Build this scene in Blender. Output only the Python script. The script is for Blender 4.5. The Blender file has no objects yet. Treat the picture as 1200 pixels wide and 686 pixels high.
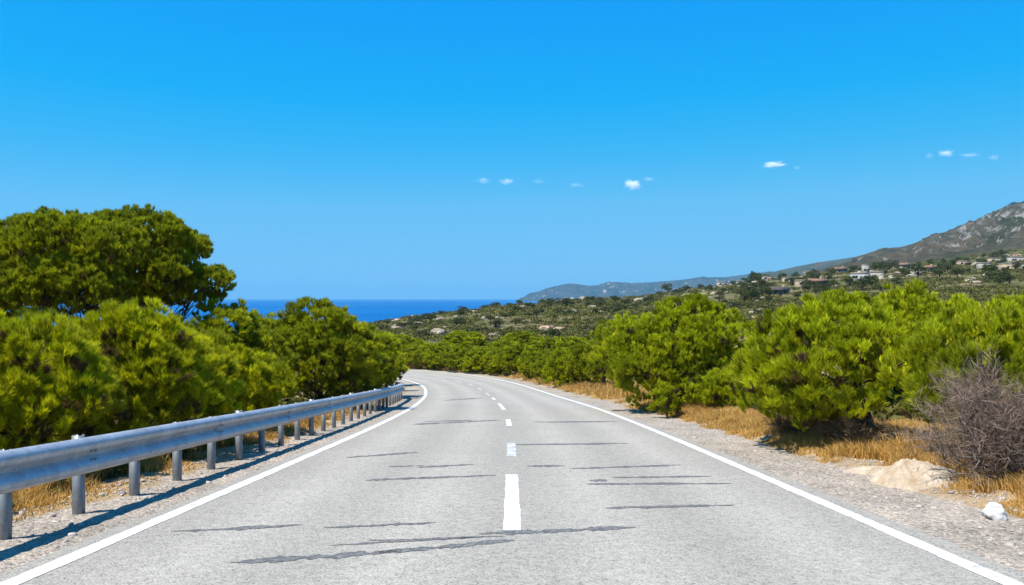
import bpy, math, random
import numpy as np
from mathutils import Vector

RAD = math.radians
rng = np.random.default_rng(7)
random.seed(7)
scn = bpy.context.scene
COL = scn.collection
SEA_Z = -25.0

# ------------------------------------------------------------------ helpers
def tag(o, label=None, cat=None, group=None, kind=None):
    if label: o['label'] = label
    if cat: o['category'] = cat
    if group: o['group'] = group
    if kind: o['kind'] = kind
    return o

def empty(name, loc, rz=0.0):
    o = bpy.data.objects.new(name, None)
    COL.objects.link(o)
    o.location = loc
    o.rotation_euler = (0, 0, rz)
    o.empty_display_size = 0.2
    return o

def mesh_np(name, V, F, tint=None, smooth=False):
    """V (n,3) float, F (m,k) int -> mesh datablock"""
    V = np.asarray(V, np.float32); F = np.asarray(F, np.int32)
    me = bpy.data.meshes.new(name)
    m, k = F.shape
    me.vertices.add(len(V)); me.vertices.foreach_set('co', V.ravel())
    me.loops.add(m * k); me.loops.foreach_set('vertex_index', F.ravel())
    me.polygons.add(m)
    me.polygons.foreach_set('loop_start', np.arange(0, m * k, k, dtype=np.int32))
    me.polygons.foreach_set('loop_total', np.full(m, k, np.int32))
    if smooth:
        me.polygons.foreach_set('use_smooth', np.ones(m, bool))
    me.update(calc_edges=True)
    if tint is not None:
        a = me.attributes.new('tint', 'FLOAT', 'POINT')
        a.data.foreach_set('value', np.asarray(tint, np.float32))
    me.validate()
    return me

def obj(name, me, mat=None, parent=None, loc=None):
    o = bpy.data.objects.new(name, me)
    COL.objects.link(o)
    if mat is not None and len(me.materials) == 0:
        me.materials.append(mat)
    if parent is not None: o.parent = parent
    if loc is not None: o.location = loc
    return o

class MB:
    """collects quads/tris (as tris) into one mesh"""
    def __init__(s): s.V = []; s.F = []; s.n = 0
    def add(s, V, F):
        V = np.asarray(V, float).reshape(-1, 3)
        for f in F:
            f = [i + s.n for i in f]
            for k in range(1, len(f) - 1): s.F.append((f[0], f[k], f[k + 1]))
        s.V.append(V); s.n += len(V)
    def box(s, x0, x1, y0, y1, z0, z1):
        V = [(x, y, z) for z in (z0, z1) for y in (y0, y1) for x in (x0, x1)]
        s.add(V, [(0, 2, 3, 1), (4, 5, 7, 6), (0, 1, 5, 4), (2, 6, 7, 3), (0, 4, 6, 2), (1, 3, 7, 5)])
    def tube(s, P, R, n=6, cap=True):
        P = np.asarray(P, float); R = np.asarray(R, float)
        T = np.gradient(P, axis=0); T /= np.linalg.norm(T, axis=1)[:, None] + 1e-9
        up = np.array([0.31, 0.17, 0.93])
        A = np.cross(T, up); A /= np.linalg.norm(A, axis=1)[:, None] + 1e-9
        B = np.cross(T, A)
        a = np.linspace(0, 2 * math.pi, n, endpoint=False)
        V = P[:, None, :] + R[:, None, None] * (np.cos(a)[None, :, None] * A[:, None, :] + np.sin(a)[None, :, None] * B[:, None, :])
        V = V.reshape(-1, 3); F = []
        for i in range(len(P) - 1):
            for j in range(n):
                F.append((i * n + j, i * n + (j + 1) % n, (i + 1) * n + (j + 1) % n, (i + 1) * n + j))
        if cap:
            F.append(tuple(range(n - 1, -1, -1))); F.append(tuple(range((len(P) - 1) * n, len(P) * n)))
        s.add(V, F)
    def mesh(s, name, smooth=False):
        return mesh_np(name, np.concatenate(s.V), np.array(s.F), smooth=smooth)

# ---- noise
def _hash(ix, iy, seed):
    h = (ix.astype(np.int64) * 374761393 + iy.astype(np.int64) * 668265263 + seed * 1442695041) & 0x7fffffff
    h = ((h ^ (h >> 13)) * 1274126177) & 0x7fffffff
    h = (h ^ (h >> 16)) & 0xffff
    return h / 65535.0
def vnoise(x, y, seed=0):
    ix = np.floor(x); iy = np.floor(y); fx = x - ix; fy = y - iy
    ux = fx * fx * fx * (fx * (fx * 6 - 15) + 10); uy = fy * fy * fy * (fy * (fy * 6 - 15) + 10)
    a = _hash(ix, iy, seed); b = _hash(ix + 1, iy, seed); c = _hash(ix, iy + 1, seed); d = _hash(ix + 1, iy + 1, seed)
    return (a + (b - a) * ux) * (1 - uy) + (c + (d - c) * ux) * uy
def fbm(x, y, seed=0, octv=4, gain=0.5):
    x = np.asarray(x, float); y = np.asarray(y, float)
    s = np.zeros_like(x); a = 1.0; t = 0.0
    for o in range(octv):
        s = s + a * (vnoise(x + 17.3 * o, y - 9.1 * o, seed + o) * 2 - 1); t += a
        x = x * 2.03; y = y * 2.03; a *= gain
    return s / t
def ridged(x, y, seed=0, octv=5):
    x = np.asarray(x, float); y = np.asarray(y, float)
    s = np.zeros_like(x); a = 1.0; t = 0.0
    for o in range(octv):
        n = 1 - np.abs(vnoise(x + 31.7 * o, y + 5.3 * o, seed + o) * 2 - 1)
        s = s + a * n * n; t += a
        x = x * 2.1; y = y * 2.1; a *= 0.52
    return s / t
def sstep(a, b, x):
    t = np.clip((x - a) / (b - a), 0, 1); return t * t * (3 - 2 * t)

# ------------------------------------------------------------------ material helpers
class NT:
    def __init__(s, name):
        s.m = bpy.data.materials.new(name); s.m.use_nodes = True
        s.t = s.m.node_tree; s.t.nodes.clear()
        s.out = s.t.nodes.new('ShaderNodeOutputMaterial')
    def n(s, typ, **kw):
        nd = s.t.nodes.new(typ)
        for k, v in kw.items():
            if k.startswith('i_'):
                key = k[2:]
                key = int(key) if key.isdigit() else key.replace('_', ' ')
                sock = nd.inputs[key]
                if hasattr(v, 'is_linked') or isinstance(v, bpy.types.NodeSocket): s.t.links.new(v, sock)
                else: sock.default_value = v
            else: setattr(nd, k, v)
        return nd
    def link(s, a, b): s.t.links.new(a, b)
    def coord(s): return s.n('ShaderNodeTexCoord').outputs['Object']
    def noise(s, vec, scale, detail=4, rough=0.55, dist=0.0):
        nd = s.n('ShaderNodeTexNoise', i_Vector=vec, i_Scale=scale, i_Detail=detail, i_Roughness=rough, i_Distortion=dist)
        return nd.outputs['Fac']
    def ramp(s, fac, stops, interp='LINEAR'):
        nd = s.n('ShaderNodeValToRGB', i_Fac=fac); cr = nd.color_ramp; cr.interpolation = interp
        while len(cr.elements) < len(stops): cr.elements.new(0.5)
        for e, (p, c) in zip(cr.elements, stops):
            e.position = p
            if not isinstance(c, (tuple, list)): c = (c, c, c)
            e.color = (*c[:3], 1)
        return nd.outputs['Color']
    def mix(s, fac, a, b, blend='MIX'):
        nd = s.n('ShaderNodeMix', data_type='RGBA', blend_type=blend)
        for sock, v in ((nd.inputs[0], fac), (nd.inputs[6], a), (nd.inputs[7], b)):
            if isinstance(v, bpy.types.NodeSocket): s.link(v, sock)
            elif isinstance(v, (int, float)) and sock.type == 'VALUE': sock.default_value = v
            else: sock.default_value = (*v[:3], 1) if isinstance(v, (tuple, list)) else (v, v, v, 1)
        return nd.outputs[2]
    def math(s, op, a, b=0.0, clamp=False):
        nd = s.n('ShaderNodeMath', operation=op, use_clamp=clamp)
        for i, v in enumerate((a, b)):
            if isinstance(v, bpy.types.NodeSocket): s.link(v, nd.inputs[i])
            else: nd.inputs[i].default_value = v
        return nd.outputs[0]
    def bump(s, h, strength=0.5, dist=0.02):
        return s.n('ShaderNodeBump', i_Height=h, i_Strength=strength, i_Distance=dist).outputs[0]
    def principled(s, col, rough=0.8, normal=None, metal=0.0, spec=0.3):
        p = s.n('ShaderNodeBsdfPrincipled')
        for key, v in (('Base Color', col), ('Roughness', rough), ('Metallic', metal), ('Specular IOR Level', spec)):
            if isinstance(v, bpy.types.NodeSocket): s.link(v, p.inputs[key])
            elif isinstance(v, (tuple, list)): p.inputs[key].default_value = (*v[:3], 1)
            else: p.inputs[key].default_value = v
        if normal is not None: s.link(normal, p.inputs['Normal'])
        s.link(p.outputs[0], s.out.inputs['Surface'])
        return p

def mat_plain(name, col, rough=0.8, var=0.15, scale=3.0, metal=0.0):
    t = NT(name); c = t.coord(); f = t.noise(c, scale, 5)
    a = tuple(v * (1 - var) for v in col); b = tuple(min(1, v * (1 + var)) for v in col)
    t.principled(t.ramp(f, [(0.3, a), (0.7, b)]), rough, metal=metal)
    return t.m

def mat_asphalt():
    t = NT('asphalt'); c = t.coord()
    big = t.noise(c, 0.35, 4)
    mp = t.n('ShaderNodeMapping', i_Vector=c); mp.inputs['Scale'].default_value = (1.0, 0.09, 1.0)
    lane = t.noise(mp.outputs[0], 0.9, 3)
    base = t.mix(lane, (0.266, 0.2465, 0.2095), (0.312, 0.2885, 0.2435))
    base = t.mix(t.ramp(big, [(0.35, 0.0), (0.65, 0.55)]), base, (0.325, 0.300, 0.254))
    vor = t.n('ShaderNodeTexVoronoi', i_Vector=c, i_Scale=60.0)
    agg = t.ramp(vor.outputs['Color'], [(0.08, (0.50, 0.50, 0.51)), (0.45, (1.0, 0.995, 0.985)), (0.95, (1.20, 1.195, 1.18))])
    base = t.mix(0.8, base, agg, 'MULTIPLY')
    med = t.noise(c, 11.0, 5, 0.7)
    base = t.mix(0.7, base, t.ramp(med, [(0.3, 0.7), (0.5, 1.0), (0.72, 1.22)]), 'MULTIPLY')
    qa = t.n('ShaderNodeAttribute', attribute_name='tint').outputs['Fac']      # distance across the road: polished wheel tracks
    wq = t.math('ABSOLUTE', t.math('SUBTRACT', t.math('ABSOLUTE', t.math('SUBTRACT', t.math('ABSOLUTE', qa), 1.75)), 0.80))
    trk = t.ramp(t.math('ADD', wq, t.math('MULTIPLY', t.math('SUBTRACT', lane, 0.5), 0.5)), [(0.12, 1.075), (0.34, 1.0), (0.75, 0.915)])
    base = t.mix(1.0, base, trk, 'MULTIPLY')
    pit = t.n('ShaderNodeTexVoronoi', i_Vector=c, i_Scale=9.0)
    pm = t.ramp(pit.outputs['Distance'], [(0.06, 1.0), (0.13, 0.0)])
    base = t.mix(t.math('MULTIPLY', pm, t.ramp(t.noise(c, 3.1, 2), [(0.5, 0.0), (0.62, 0.8)])), base, (0.07, 0.07, 0.072))
    h = t.math('ADD', t.math('MULTIPLY', vor.outputs['Distance'], -1.0), t.math('MULTIPLY', med, 0.7))
    t.principled(base, 0.85, t.bump(h, 0.55, 0.012), spec=0.25)
    return t.m

def mat_paint(name, wear_lo, wear_hi):
    t = NT(name); c = t.coord()
    f = t.mix(0.45, t.noise(c, 7.0, 5, 0.7), t.noise(c, 48.0, 3, 0.7))
    w = t.ramp(f, [(wear_lo, 0.0), (wear_hi, 1.0)])
    dirt = t.noise(c, 2.5, 4)
    col = t.mix(w, (0.27, 0.265, 0.26), t.ramp(dirt, [(0.35, (0.56, 0.55, 0.52)), (0.65, (0.72, 0.71, 0.69))]))
    t.principled(col, 0.6, t.bump(t.noise(c, 60, 3), 0.3, 0.006))
    return t.m

def mat_streak():  # mottled dark grey for the streaks across the road
    t = NT('streak_tone'); c = t.coord()
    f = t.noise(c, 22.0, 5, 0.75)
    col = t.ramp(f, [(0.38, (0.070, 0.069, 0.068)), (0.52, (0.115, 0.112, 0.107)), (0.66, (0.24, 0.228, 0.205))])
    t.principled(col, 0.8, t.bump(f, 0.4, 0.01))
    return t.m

def mat_gravel():
    t = NT('gravel'); c = t.coord()
    vor = t.n('ShaderNodeTexVoronoi', i_Vector=c, i_Scale=26.0)
    v2 = t.n('ShaderNodeTexVoronoi', i_Vector=c, i_Scale=70.0)
    big = t.noise(c, 0.8, 5, 0.6)
    base = t.ramp(big, [(0.3, (0.235, 0.198, 0.156)), (0.5, (0.318, 0.270, 0.215)), (0.7, (0.39, 0.322, 0.25))])
    base = t.mix(0.75, base, t.ramp(vor.outputs['Color'], [(0.1, 0.5), (0.5, 1.0), (0.95, 1.45)]), 'MULTIPLY')
    base = t.mix(0.5, base, t.ramp(v2.outputs['Color'], [(0.1, 0.6), (0.9, 1.35)]), 'MULTIPLY')
    h = t.math('ADD', t.math('MULTIPLY', vor.outputs['Distance'], -1.0), t.math('MULTIPLY', v2.outputs['Distance'], -0.4))
    t.principled(base, 0.95, t.bump(h, 0.8, 0.03), spec=0.15)
    return t.m

def mat_ground():
    t = NT('dry_earth'); c = t.coord()
    big = t.noise(c, 0.06, 5, 0.6); mid = t.noise(c, 0.7, 6, 0.65); fine = t.noise(c, 14.0, 5, 0.7)
    straw = t.mix(mid, (0.27, 0.18, 0.085), (0.36, 0.26, 0.145))
    earth = t.mix(fine, (0.20, 0.135, 0.08), (0.36, 0.27, 0.17))
    base = t.mix(t.ramp(mid, [(0.42, 0.0), (0.58, 1.0)]), straw, earth)
    # scrub-brown soil far from the road
    d = t.n('ShaderNodeVectorMath', operation='LENGTH', i_0=c).outputs['Value']
    far = t.math('DIVIDE', t.math('SUBTRACT', d, 95.0), 60.0, True)
    olive = t.mix(t.ramp(t.noise(c, 0.09, 6, 0.7), [(0.48, 0.0), (0.72, 1.0)]), (0.085, 0.080, 0.026), (0.20, 0.145, 0.08))
    base = t.mix(far, base, olive)
    base = t.mix(0.6, base, t.ramp(fine, [(0.3, 0.65), (0.7, 1.25)]), 'MULTIPLY')
    t.principled(base, 0.95, t.bump(t.mix(0.5, fine, mid), 0.6, 0.05), spec=0.1)
    return t.m

def mat_foliage(name, dark, light, brown=(0.11, 0.07, 0.03), trans=0.3):
    t = NT(name)
    a = t.n('ShaderNodeAttribute', attribute_name='tint').outputs['Fac']
    green = t.ramp(a, [(0.0, brown), (0.06, brown), (0.10, dark), (1.0, light)])
    d = t.n('ShaderNodeBsdfPrincipled')
    t.link(green, d.inputs['Base Color']); d.inputs['Roughness'].default_value = 0.6; d.inputs['Specular IOR Level'].default_value = 0.22
    tr = t.n('ShaderNodeBsdfTranslucent')
    t.link(t.mix(1.0, green, (1.15, 1.2, 0.7), 'MULTIPLY'), tr.inputs[0])
    mx = t.n('ShaderNodeMixShader', i_0=trans)
    t.link(d.outputs[0], mx.inputs[1]); t.link(tr.outputs[0], mx.inputs[2]); t.link(mx.outputs[0], t.out.inputs['Surface'])
    return t.m

def mat_bark(name, a, b):
    t = NT(name); c = t.coord()
    mp = t.n('ShaderNodeMapping', i_Vector=c); mp.inputs['Scale'].default_value = (1, 1, 0.25)
    f = t.noise(mp.outputs[0], 24, 5, 0.7)
    t.principled(t.ramp(f, [(0.3, a), (0.7, b)]), 0.95, t.bump(f, 0.7, 0.02), spec=0.1)
    return t.m

def mat_rock(name, a, b, c3, scale=3.0):
    t = NT(name); c = t.coord()
    f = t.noise(c, scale, 7, 0.65); g = t.noise(c, scale * 5, 5, 0.7)
    col = t.ramp(f, [(0.3, a), (0.5, b), (0.7, c3)])
    col = t.mix(0.6, col, t.ramp(g, [(0.3, 0.7), (0.7, 1.2)]), 'MULTIPLY')
    t.principled(col, 0.9, t.bump(t.mix(0.5, f, g), 0.8, 0.15 / scale), spec=0.15)
    return t.m

def mat_mountain(name, scale, rock, scrub, soil, bias=0.0, rockscale=1.0):
    t = NT(name); c = t.coord()
    geo = t.n('ShaderNodeNewGeometry')
    nz = t.n('ShaderNodeSeparateXYZ', i_0=geo.outputs['Normal']).outputs['Z']
    pz = t.n('ShaderNodeSeparateXYZ', i_0=geo.outputs['Position']).outputs['Z']
    a = t.noise(c, scale, 8, 0.68); b = t.noise(c, scale * 6, 7, 0.7); e = t.noise(c, scale * 2.6, 6, 0.75, 0.6)
    base = t.mix(t.ramp(a, [(0.4, 0.0), (0.6, 1.0)]), scrub, soil)
    base = t.mix(0.8, base, t.ramp(b, [(0.32, 0.5), (0.68, 1.5)]), 'MULTIPLY')
    steep = t.math('MULTIPLY', t.math('SUBTRACT', 0.9, nz), 2.2)
    r = t.math('ADD', t.math('ADD', steep, t.math('MULTIPLY', t.math('SUBTRACT', e, 0.5), 4.2)), bias)
    r = t.math('ADD', r, t.math('MULTIPLY', pz, rockscale))
    rm = t.ramp(r, [(0.15, 0.0), (0.6, 1.0)])
    rc = t.mix(b, tuple(v * 0.6 for v in rock), tuple(v * 1.35 for v in rock))
    t.principled(t.mix(rm, base, rc), 0.95, t.bump(t.mix(0.5, b, e), 1.0, 2.0 / (scale * 100)), spec=0.1)
    return t.m

def mat_sea():
    t = NT('sea_water'); c = t.coord()
    mp = t.n('ShaderNodeMapping', i_Vector=c); mp.inputs['Scale'].default_value = (0.25, 1, 1)
    f = t.noise(c, 0.02, 6, 0.65); g = t.noise(mp.outputs[0], 0.0022, 5, 0.65)
    col = t.mix(t.ramp(g, [(0.35, 0.0), (0.65, 1.0)]), (0.0, 0.060, 0.205), (0.0, 0.102, 0.305))
    col = t.mix(0.35, col, t.ramp(f, [(0.35, 0.75), (0.65, 1.2)]), 'MULTIPLY')
    t.principled(col, 0.45, t.bump(f, 0.6, 6.0), spec=0.08)
    return t.m

def mat_galv(name='galvanised_steel', k=1.0):
    t = NT(name); c = t.coord()
    f = t.noise(c, 3.0, 6, 0.7); g = t.noise(c, 26.0, 5, 0.7)
    sp = t.n('ShaderNodeTexVoronoi', i_Vector=c, i_Scale=40.0).outputs['Color']
    col = t.ramp(f, [(0.3, (0.27, 0.28, 0.30)), (0.55, (0.40, 0.42, 0.44)), (0.75, (0.46, 0.48, 0.49))])
    col = t.mix(0.35, col, t.ramp(sp, [(0.1, 0.75), (0.9, 1.2)]), 'MULTIPLY')
    col = t.mix(1.0, col, (k, k, k), 'MULTIPLY')
    mp = t.n('ShaderNodeMapping', i_Vector=c); mp.inputs['Scale'].default_value = (2.5, 2.5, 9.0)
    st = t.noise(mp.outputs[0], 2.2, 5, 0.75)
    col = t.mix(t.ramp(st, [(0.56, 0.0), (0.74, 0.6)]), col, (0.16, 0.12, 0.085))
    rough = t.ramp(g, [(0.3, 0.38), (0.7, 0.62)])
    t.principled(col, rough, t.bump(g, 0.12, 0.01), metal=0.45, spec=0.5)
    return t.m

def mat_cloud(dens, seed):
    t = NT('cloud_vapour'); c = t.coord()
    off = t.n('ShaderNodeVectorMath', operation='ADD', i_0=c); off.inputs[1].default_value = (seed * 3.7, seed * 1.3, seed)
    f = t.noise(off.outputs[0], 1.7, 5, 0.6)
    ln = t.n('ShaderNodeVectorMath', operation='LENGTH', i_0=c).outputs['Value']
    v = t.math('SUBTRACT', t.math('ADD', t.math('MULTIPLY', t.math('SUBTRACT', f, 0.5), 2.6), 0.75), ln)
    v = t.math('MULTIPLY', v, 2.0, True)
    vs = t.n('ShaderNodeVolumeScatter'); vs.inputs['Color'].default_value = (0.99, 0.99, 1, 1)
    vs.inputs['Anisotropy'].default_value = 0.0
    t.link(t.math('MULTIPLY', v, dens), vs.inputs['Density'])
    t.link(vs.outputs[0], t.out.inputs['Volume'])
    return t.m

M = dict(
    asphalt=mat_asphalt(), paint=mat_paint('white_road_paint', 0.39, 0.49), worn_paint=mat_paint('worn_road_paint', 0.46, 0.6),
    streak_tone=mat_streak(), gravel=mat_gravel(), ground=mat_ground(), sea=mat_sea(), galv=mat_galv(), post_steel=mat_galv('shaded_steel', 0.6),  # post steel: galvanised copy with the posts' shade put into its darker colour
    pine=mat_foliage('pine_needles', (0.175, 0.185, 0.004), (0.610, 0.600, 0.009), trans=0.40),
    pine_green=mat_foliage('green_pine_needles', (0.150, 0.170, 0.004), (0.540, 0.565, 0.008), trans=0.32),
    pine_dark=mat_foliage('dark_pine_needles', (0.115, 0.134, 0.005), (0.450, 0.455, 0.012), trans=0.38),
    pine_far=mat_foliage('far_pine_needles', (0.140, 0.160, 0.005), (0.490, 0.505, 0.010), trans=0.38),
    hill_leaf=mat_foliage('hill_bush_leaves', (0.030, 0.038, 0.008), (0.125, 0.130, 0.022), (0.12, 0.08, 0.04), 0.2),
    scrub=mat_foliage('scrub_leaves', (0.046, 0.048, 0.008), (0.175, 0.158, 0.026), (0.16, 0.11, 0.06), 0.15),
    weed=mat_foliage('weed_leaves', (0.05, 0.075, 0.02), (0.16, 0.19, 0.07)),
    straw=mat_foliage('dry_straw', (0.26, 0.145, 0.04), (0.66, 0.395, 0.115), (0.13, 0.085, 0.04), 0.25),
    deadleaf=mat_foliage('dead_twigs', (0.12, 0.078, 0.052), (0.29, 0.21, 0.158), (0.08, 0.06, 0.055), 0.0),
    brownleaf=mat_foliage('withered_twigs', (0.09, 0.06, 0.03), (0.24, 0.17, 0.09), (0.08, 0.06, 0.055), 0.0),
    bark=mat_bark('pine_bark', (0.035, 0.024, 0.018), (0.11, 0.075, 0.055)),
    deadwood=mat_bark('dead_wood', (0.08, 0.06, 0.05), (0.24, 0.195, 0.165)),
    stone=mat_rock('pale_limestone', (0.28, 0.235, 0.18), (0.42, 0.36, 0.29), (0.54, 0.49, 0.42), 2.5),
    white_stone=mat_rock('white_limestone', (0.34, 0.325, 0.30), (0.46, 0.445, 0.42), (0.52, 0.51, 0.49), 6),
    pebble=mat_rock('grey_pebble', (0.16, 0.135, 0.115), (0.34, 0.29, 0.245), (0.52, 0.46, 0.4), 5),
    hillrock=mat_rock('hill_rock', (0.17, 0.135, 0.095), (0.28, 0.23, 0.175), (0.40, 0.345, 0.28), 0.5),
    pinkrock=mat_rock('pink_hill_rock', (0.26, 0.16, 0.11), (0.40, 0.27, 0.19), (0.5, 0.37, 0.28), 0.5),
    mound=mat_rock('chalky_earth', (0.28, 0.20, 0.12), (0.40, 0.315, 0.225), (0.48, 0.41, 0.32), 3.0),
    mountain=mat_mountain('mountain_slope', 0.016, (0.185, 0.168, 0.150), (0.024, 0.024, 0.010), (0.060, 0.046, 0.030), -0.46, 0.0022),
    ridge=mat_mountain('ridge_slope', 0.011, (0.24, 0.21, 0.18), (0.026, 0.030, 0.014), (0.06, 0.05, 0.03), -0.55, 0.0),
    cape=mat_mountain('cape_slope', 0.009, (0.40, 0.31, 0.25), (0.016, 0.019, 0.012), (0.05, 0.042, 0.03), -0.45, 0.0),
    wall_white=mat_plain('white_plaster', (0.28, 0.25, 0.21), 0.9, 0.2, 0.4),
    wall_grey=mat_plain('grey_plaster', (0.30, 0.305, 0.31), 0.9, 0.1, 0.4),
    wall_sand=mat_plain('sand_plaster', (0.30, 0.23, 0.155), 0.9, 0.12, 0.4),
    wall_pink=mat_plain('pinkish_plaster', (0.30, 0.21, 0.155), 0.9, 0.12, 0.4),
    roof_tile=mat_plain('terracotta_tile', (0.22, 0.115, 0.075), 0.9, 0.25, 1.5),
    roof_flat=mat_plain('concrete_roof', (0.36, 0.34, 0.31), 0.9, 0.15, 0.6),
    roof_dark=mat_plain('dark_roof', (0.06, 0.05, 0.045), 0.8, 0.2, 0.8),
    glass_dark=mat_plain('window_glass', (0.03, 0.04, 0.05), 0.2, 0.1, 1.0),
    wood=mat_plain('weathered_wood', (0.16, 0.10, 0.06), 0.9, 0.25, 4.0),
)

# ------------------------------------------------------------------ road centreline
CP = np.array([(0, -30), (0, -15), (0, 0), (0, 12), (-0.05, 22), (-0.3, 32), (-0.75, 40), (-1.3, 48), (-2.6, 60), (-4.2, 68),
               (-7.4, 77), (-13.5, 85), (-24, 92), (-38, 96), (-58, 98), (-80, 97)], float)
def catmull(P, n=24):
    out = []
    for i in range(1, len(P) - 2):
        p0, p1, p2, p3 = P[i - 1], P[i], P[i + 1], P[i + 2]
        t = np.linspace(0, 1, n, endpoint=False)[:, None]
        out.append(0.5 * ((2 * p1) + (-p0 + p2) * t + (2 * p0 - 5 * p1 + 4 * p2 - p3) * t ** 2 + (-p0 + 3 * p1 - 3 * p2 + p3) * t ** 3))
    return np.concatenate(out)
_c = catmull(CP, 60)
_s = np.concatenate([[0], np.cumsum(np.linalg.norm(np.diff(_c, axis=0), axis=1))])
S0 = np.interp(0.0, _c[:200, 1], _s[:200])
_s = _s - S0
SG = np.arange(_s[0], _s[-1], 0.25)
CX = np.interp(SG, _s, _c[:, 0]); CY = np.interp(SG, _s, _c[:, 1])
def _sm(a, k=41):
    p = np.pad(a, k // 2, mode='reflect', reflect_type='odd'); return np.convolve(p, np.ones(k) / k, 'valid')
CX, CY = _sm(CX), _sm(CY)
TX = np.gradient(CX, SG); TY = np.gradient(CY, SG); _l = np.hypot(TX, TY); TX /= _l; TY /= _l
def slope(s):
    return np.where(s < 40, -0.082, np.where(s < 80, -0.082 + (s - 40) / 40 * 0.052, np.where(s < 120, -0.03, -0.05)))
CZ = np.concatenate([[0], np.cumsum(slope(SG[:-1]) * 0.25)]); CZ = CZ - np.interp(0, SG, CZ) - 1.52
def rp(s, q, dz=0.0):
    """road frame -> world; q>0 is to the right"""
    s = np.asarray(s, float); q = np.asarray(q, float)
    x = np.interp(s, SG, CX); y = np.interp(s, SG, CY); z = np.interp(s, SG, CZ)
    tx = np.interp(s, SG, TX); ty = np.interp(s, SG, TY)
    return np.stack(np.broadcast_arrays(x + ty * q, y - tx * q, z + dz), -1)
def road_sq(x, y):
    """nearest road coordinates (s, q) of world points"""
    x = np.asarray(x, float).ravel(); y = np.asarray(y, float).ravel()
    S = np.empty_like(x); Q = np.empty_like(x)
    gx, gy = CX[::4], CY[::4]
    for a in range(0, len(x), 20000):
        xx, yy = x[a:a + 20000], y[a:a + 20000]
        k = ((xx[:, None] - gx) ** 2 + (yy[:, None] - gy) ** 2).argmin(1) * 4
        dx, dy = xx - CX[k], yy - CY[k]
        S[a:a + 20000] = SG[k] + dx * TX[k] + dy * TY[k]
        Q[a:a + 20000] = dx * TY[k] - dy * TX[k]
    return S, Q

# ------------------------------------------------------------------ terrain
AZ = np.array([-600, 0, 300, 400, 440, 500, 600, 690, 740, 820, 900, 1000, 1100, 1200, 1700], float)
RR = np.array([90, 150, 250, 400, 600, 900, 1500, 2400], float)
TZ = np.array([
    [-10, -15, -22, -30, -35, -40, -45, -45],
    [-10, -15, -22, -30, -35, -40, -45, -45],
    [-9.5, -14, -19, -27, -35, -40, -45, -45],
    [-9, -10.5, -13.5, -17, -29, -40, -45, -45],
    [-8.6, -8.8, -9.6, -12.3, -22, -38, -45, -45],
    [-8.6, -8.0, -7.6, -8.8, -15.5, -31, -45, -45],
    [-8.3, -7.7, -5.8, -3.4, -8, -24, -40, -45],
    [-8.0, -7.5, -5.2, -1.7, -1.0, -12, -35, -45],
    [-7.8, -7.3, -4.8, -1.3, 0.6, -6, -25, -40],
    [-7.0, -6.6, -3.4, 1.6, 6.5, 8.0, 0, -10],
    [-6.0, -5.5, -1.6, 4.5, 13, 18, 20, 20],
    [-5.0, -4.0, 0.2, 8.0, 18.5, 27, 40, 60],
    [-4.0, -2.5, 1.8, 10.5, 22, 38, 70, 90],
    [-3.0, -1.5, 3.0, 13, 26, 50, 95, 120],
    [-2.0, 0, 6.0, 18, 32, 60, 110, 130]], float)
def bilin(a, lr):
    lR = np.log(RR)
    i = np.clip(np.searchsorted(AZ, a) - 1, 0, len(AZ) - 2); j = np.clip(np.searchsorted(lR, lr) - 1, 0, len(RR) - 2)
    u = np.clip((a - AZ[i]) / (AZ[i + 1] - AZ[i]), 0, 1); v = np.clip((lr - lR[j]) / (lR[j + 1] - lR[j]), 0, 1)
    u = u * u * (3 - 2 * u) * 0.5 + u * 0.5; v = v * v * (3 - 2 * v) * 0.3 + v * 0.7
    return (TZ[i, j] * (1 - u) + TZ[i + 1, j] * u) * (1 - v) + (TZ[i, j + 1] * (1 - u) + TZ[i + 1, j + 1] * u) * v
def ground_z(x, y, under=True):
    shp = np.shape(x)
    x = np.asarray(x, float).ravel(); y = np.asarray(y, float).ravel()
    r = np.hypot(x, y)
    # hillside
    yy = np.maximum(y, 0.35 * r + 1e-3)
    a = 600 + 1000 * x / yy
    a = np.clip(a, -600, 1700)
    hz = bilin(a, np.log(np.maximum(yy, 60)))
    hz = hz + fbm(x / 60, y / 60, 3, 4) * 1.3 * sstep(110, 220, r) + fbm(x / 14, y / 14, 5, 3) * 0.5 * sstep(100, 180, r)
    # roadside
    S, Q = road_sq(x, y)
    zr = np.interp(S, SG, CZ)
    aq = np.abs(Q)
    left = zr + 0.02 - 0.10 * np.clip(aq - 5.0, 0, 2) - 0.22 * np.clip(aq - 7.0, 0, 14)
    right = zr + 0.04 + 0.03 * np.clip(Q - 5.4, 0, 2.0) + 0.015 * np.clip(Q - 7.4, 0, 40)
    rz = np.where(Q < 0, left, right) + fbm(x / 1.7, y / 1.7, 11, 4) * 0.10 * sstep(4.6, 6.5, aq) + fbm(x / 0.35, y / 0.35, 12, 3) * 0.025
    bed = zr - 0.16
    edge = np.where(Q < 0, 4.55, 4.9) + fbm(x / 1.1, y / 1.1, 9, 3) * 0.35
    rz = bed + (rz - bed) * sstep(edge - 0.3, edge + 0.55, aq)
    w = sstep(105, 150, r) * sstep(10, 24, aq)
    w = np.maximum(w, sstep(28, 70, aq) * sstep(30, 80, r))
    z = rz * (1 - w) + hz * w
    return z.reshape(shp)
def gz(x, y): return float(ground_z(np.array([x]), np.array([y]))[0])

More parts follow.
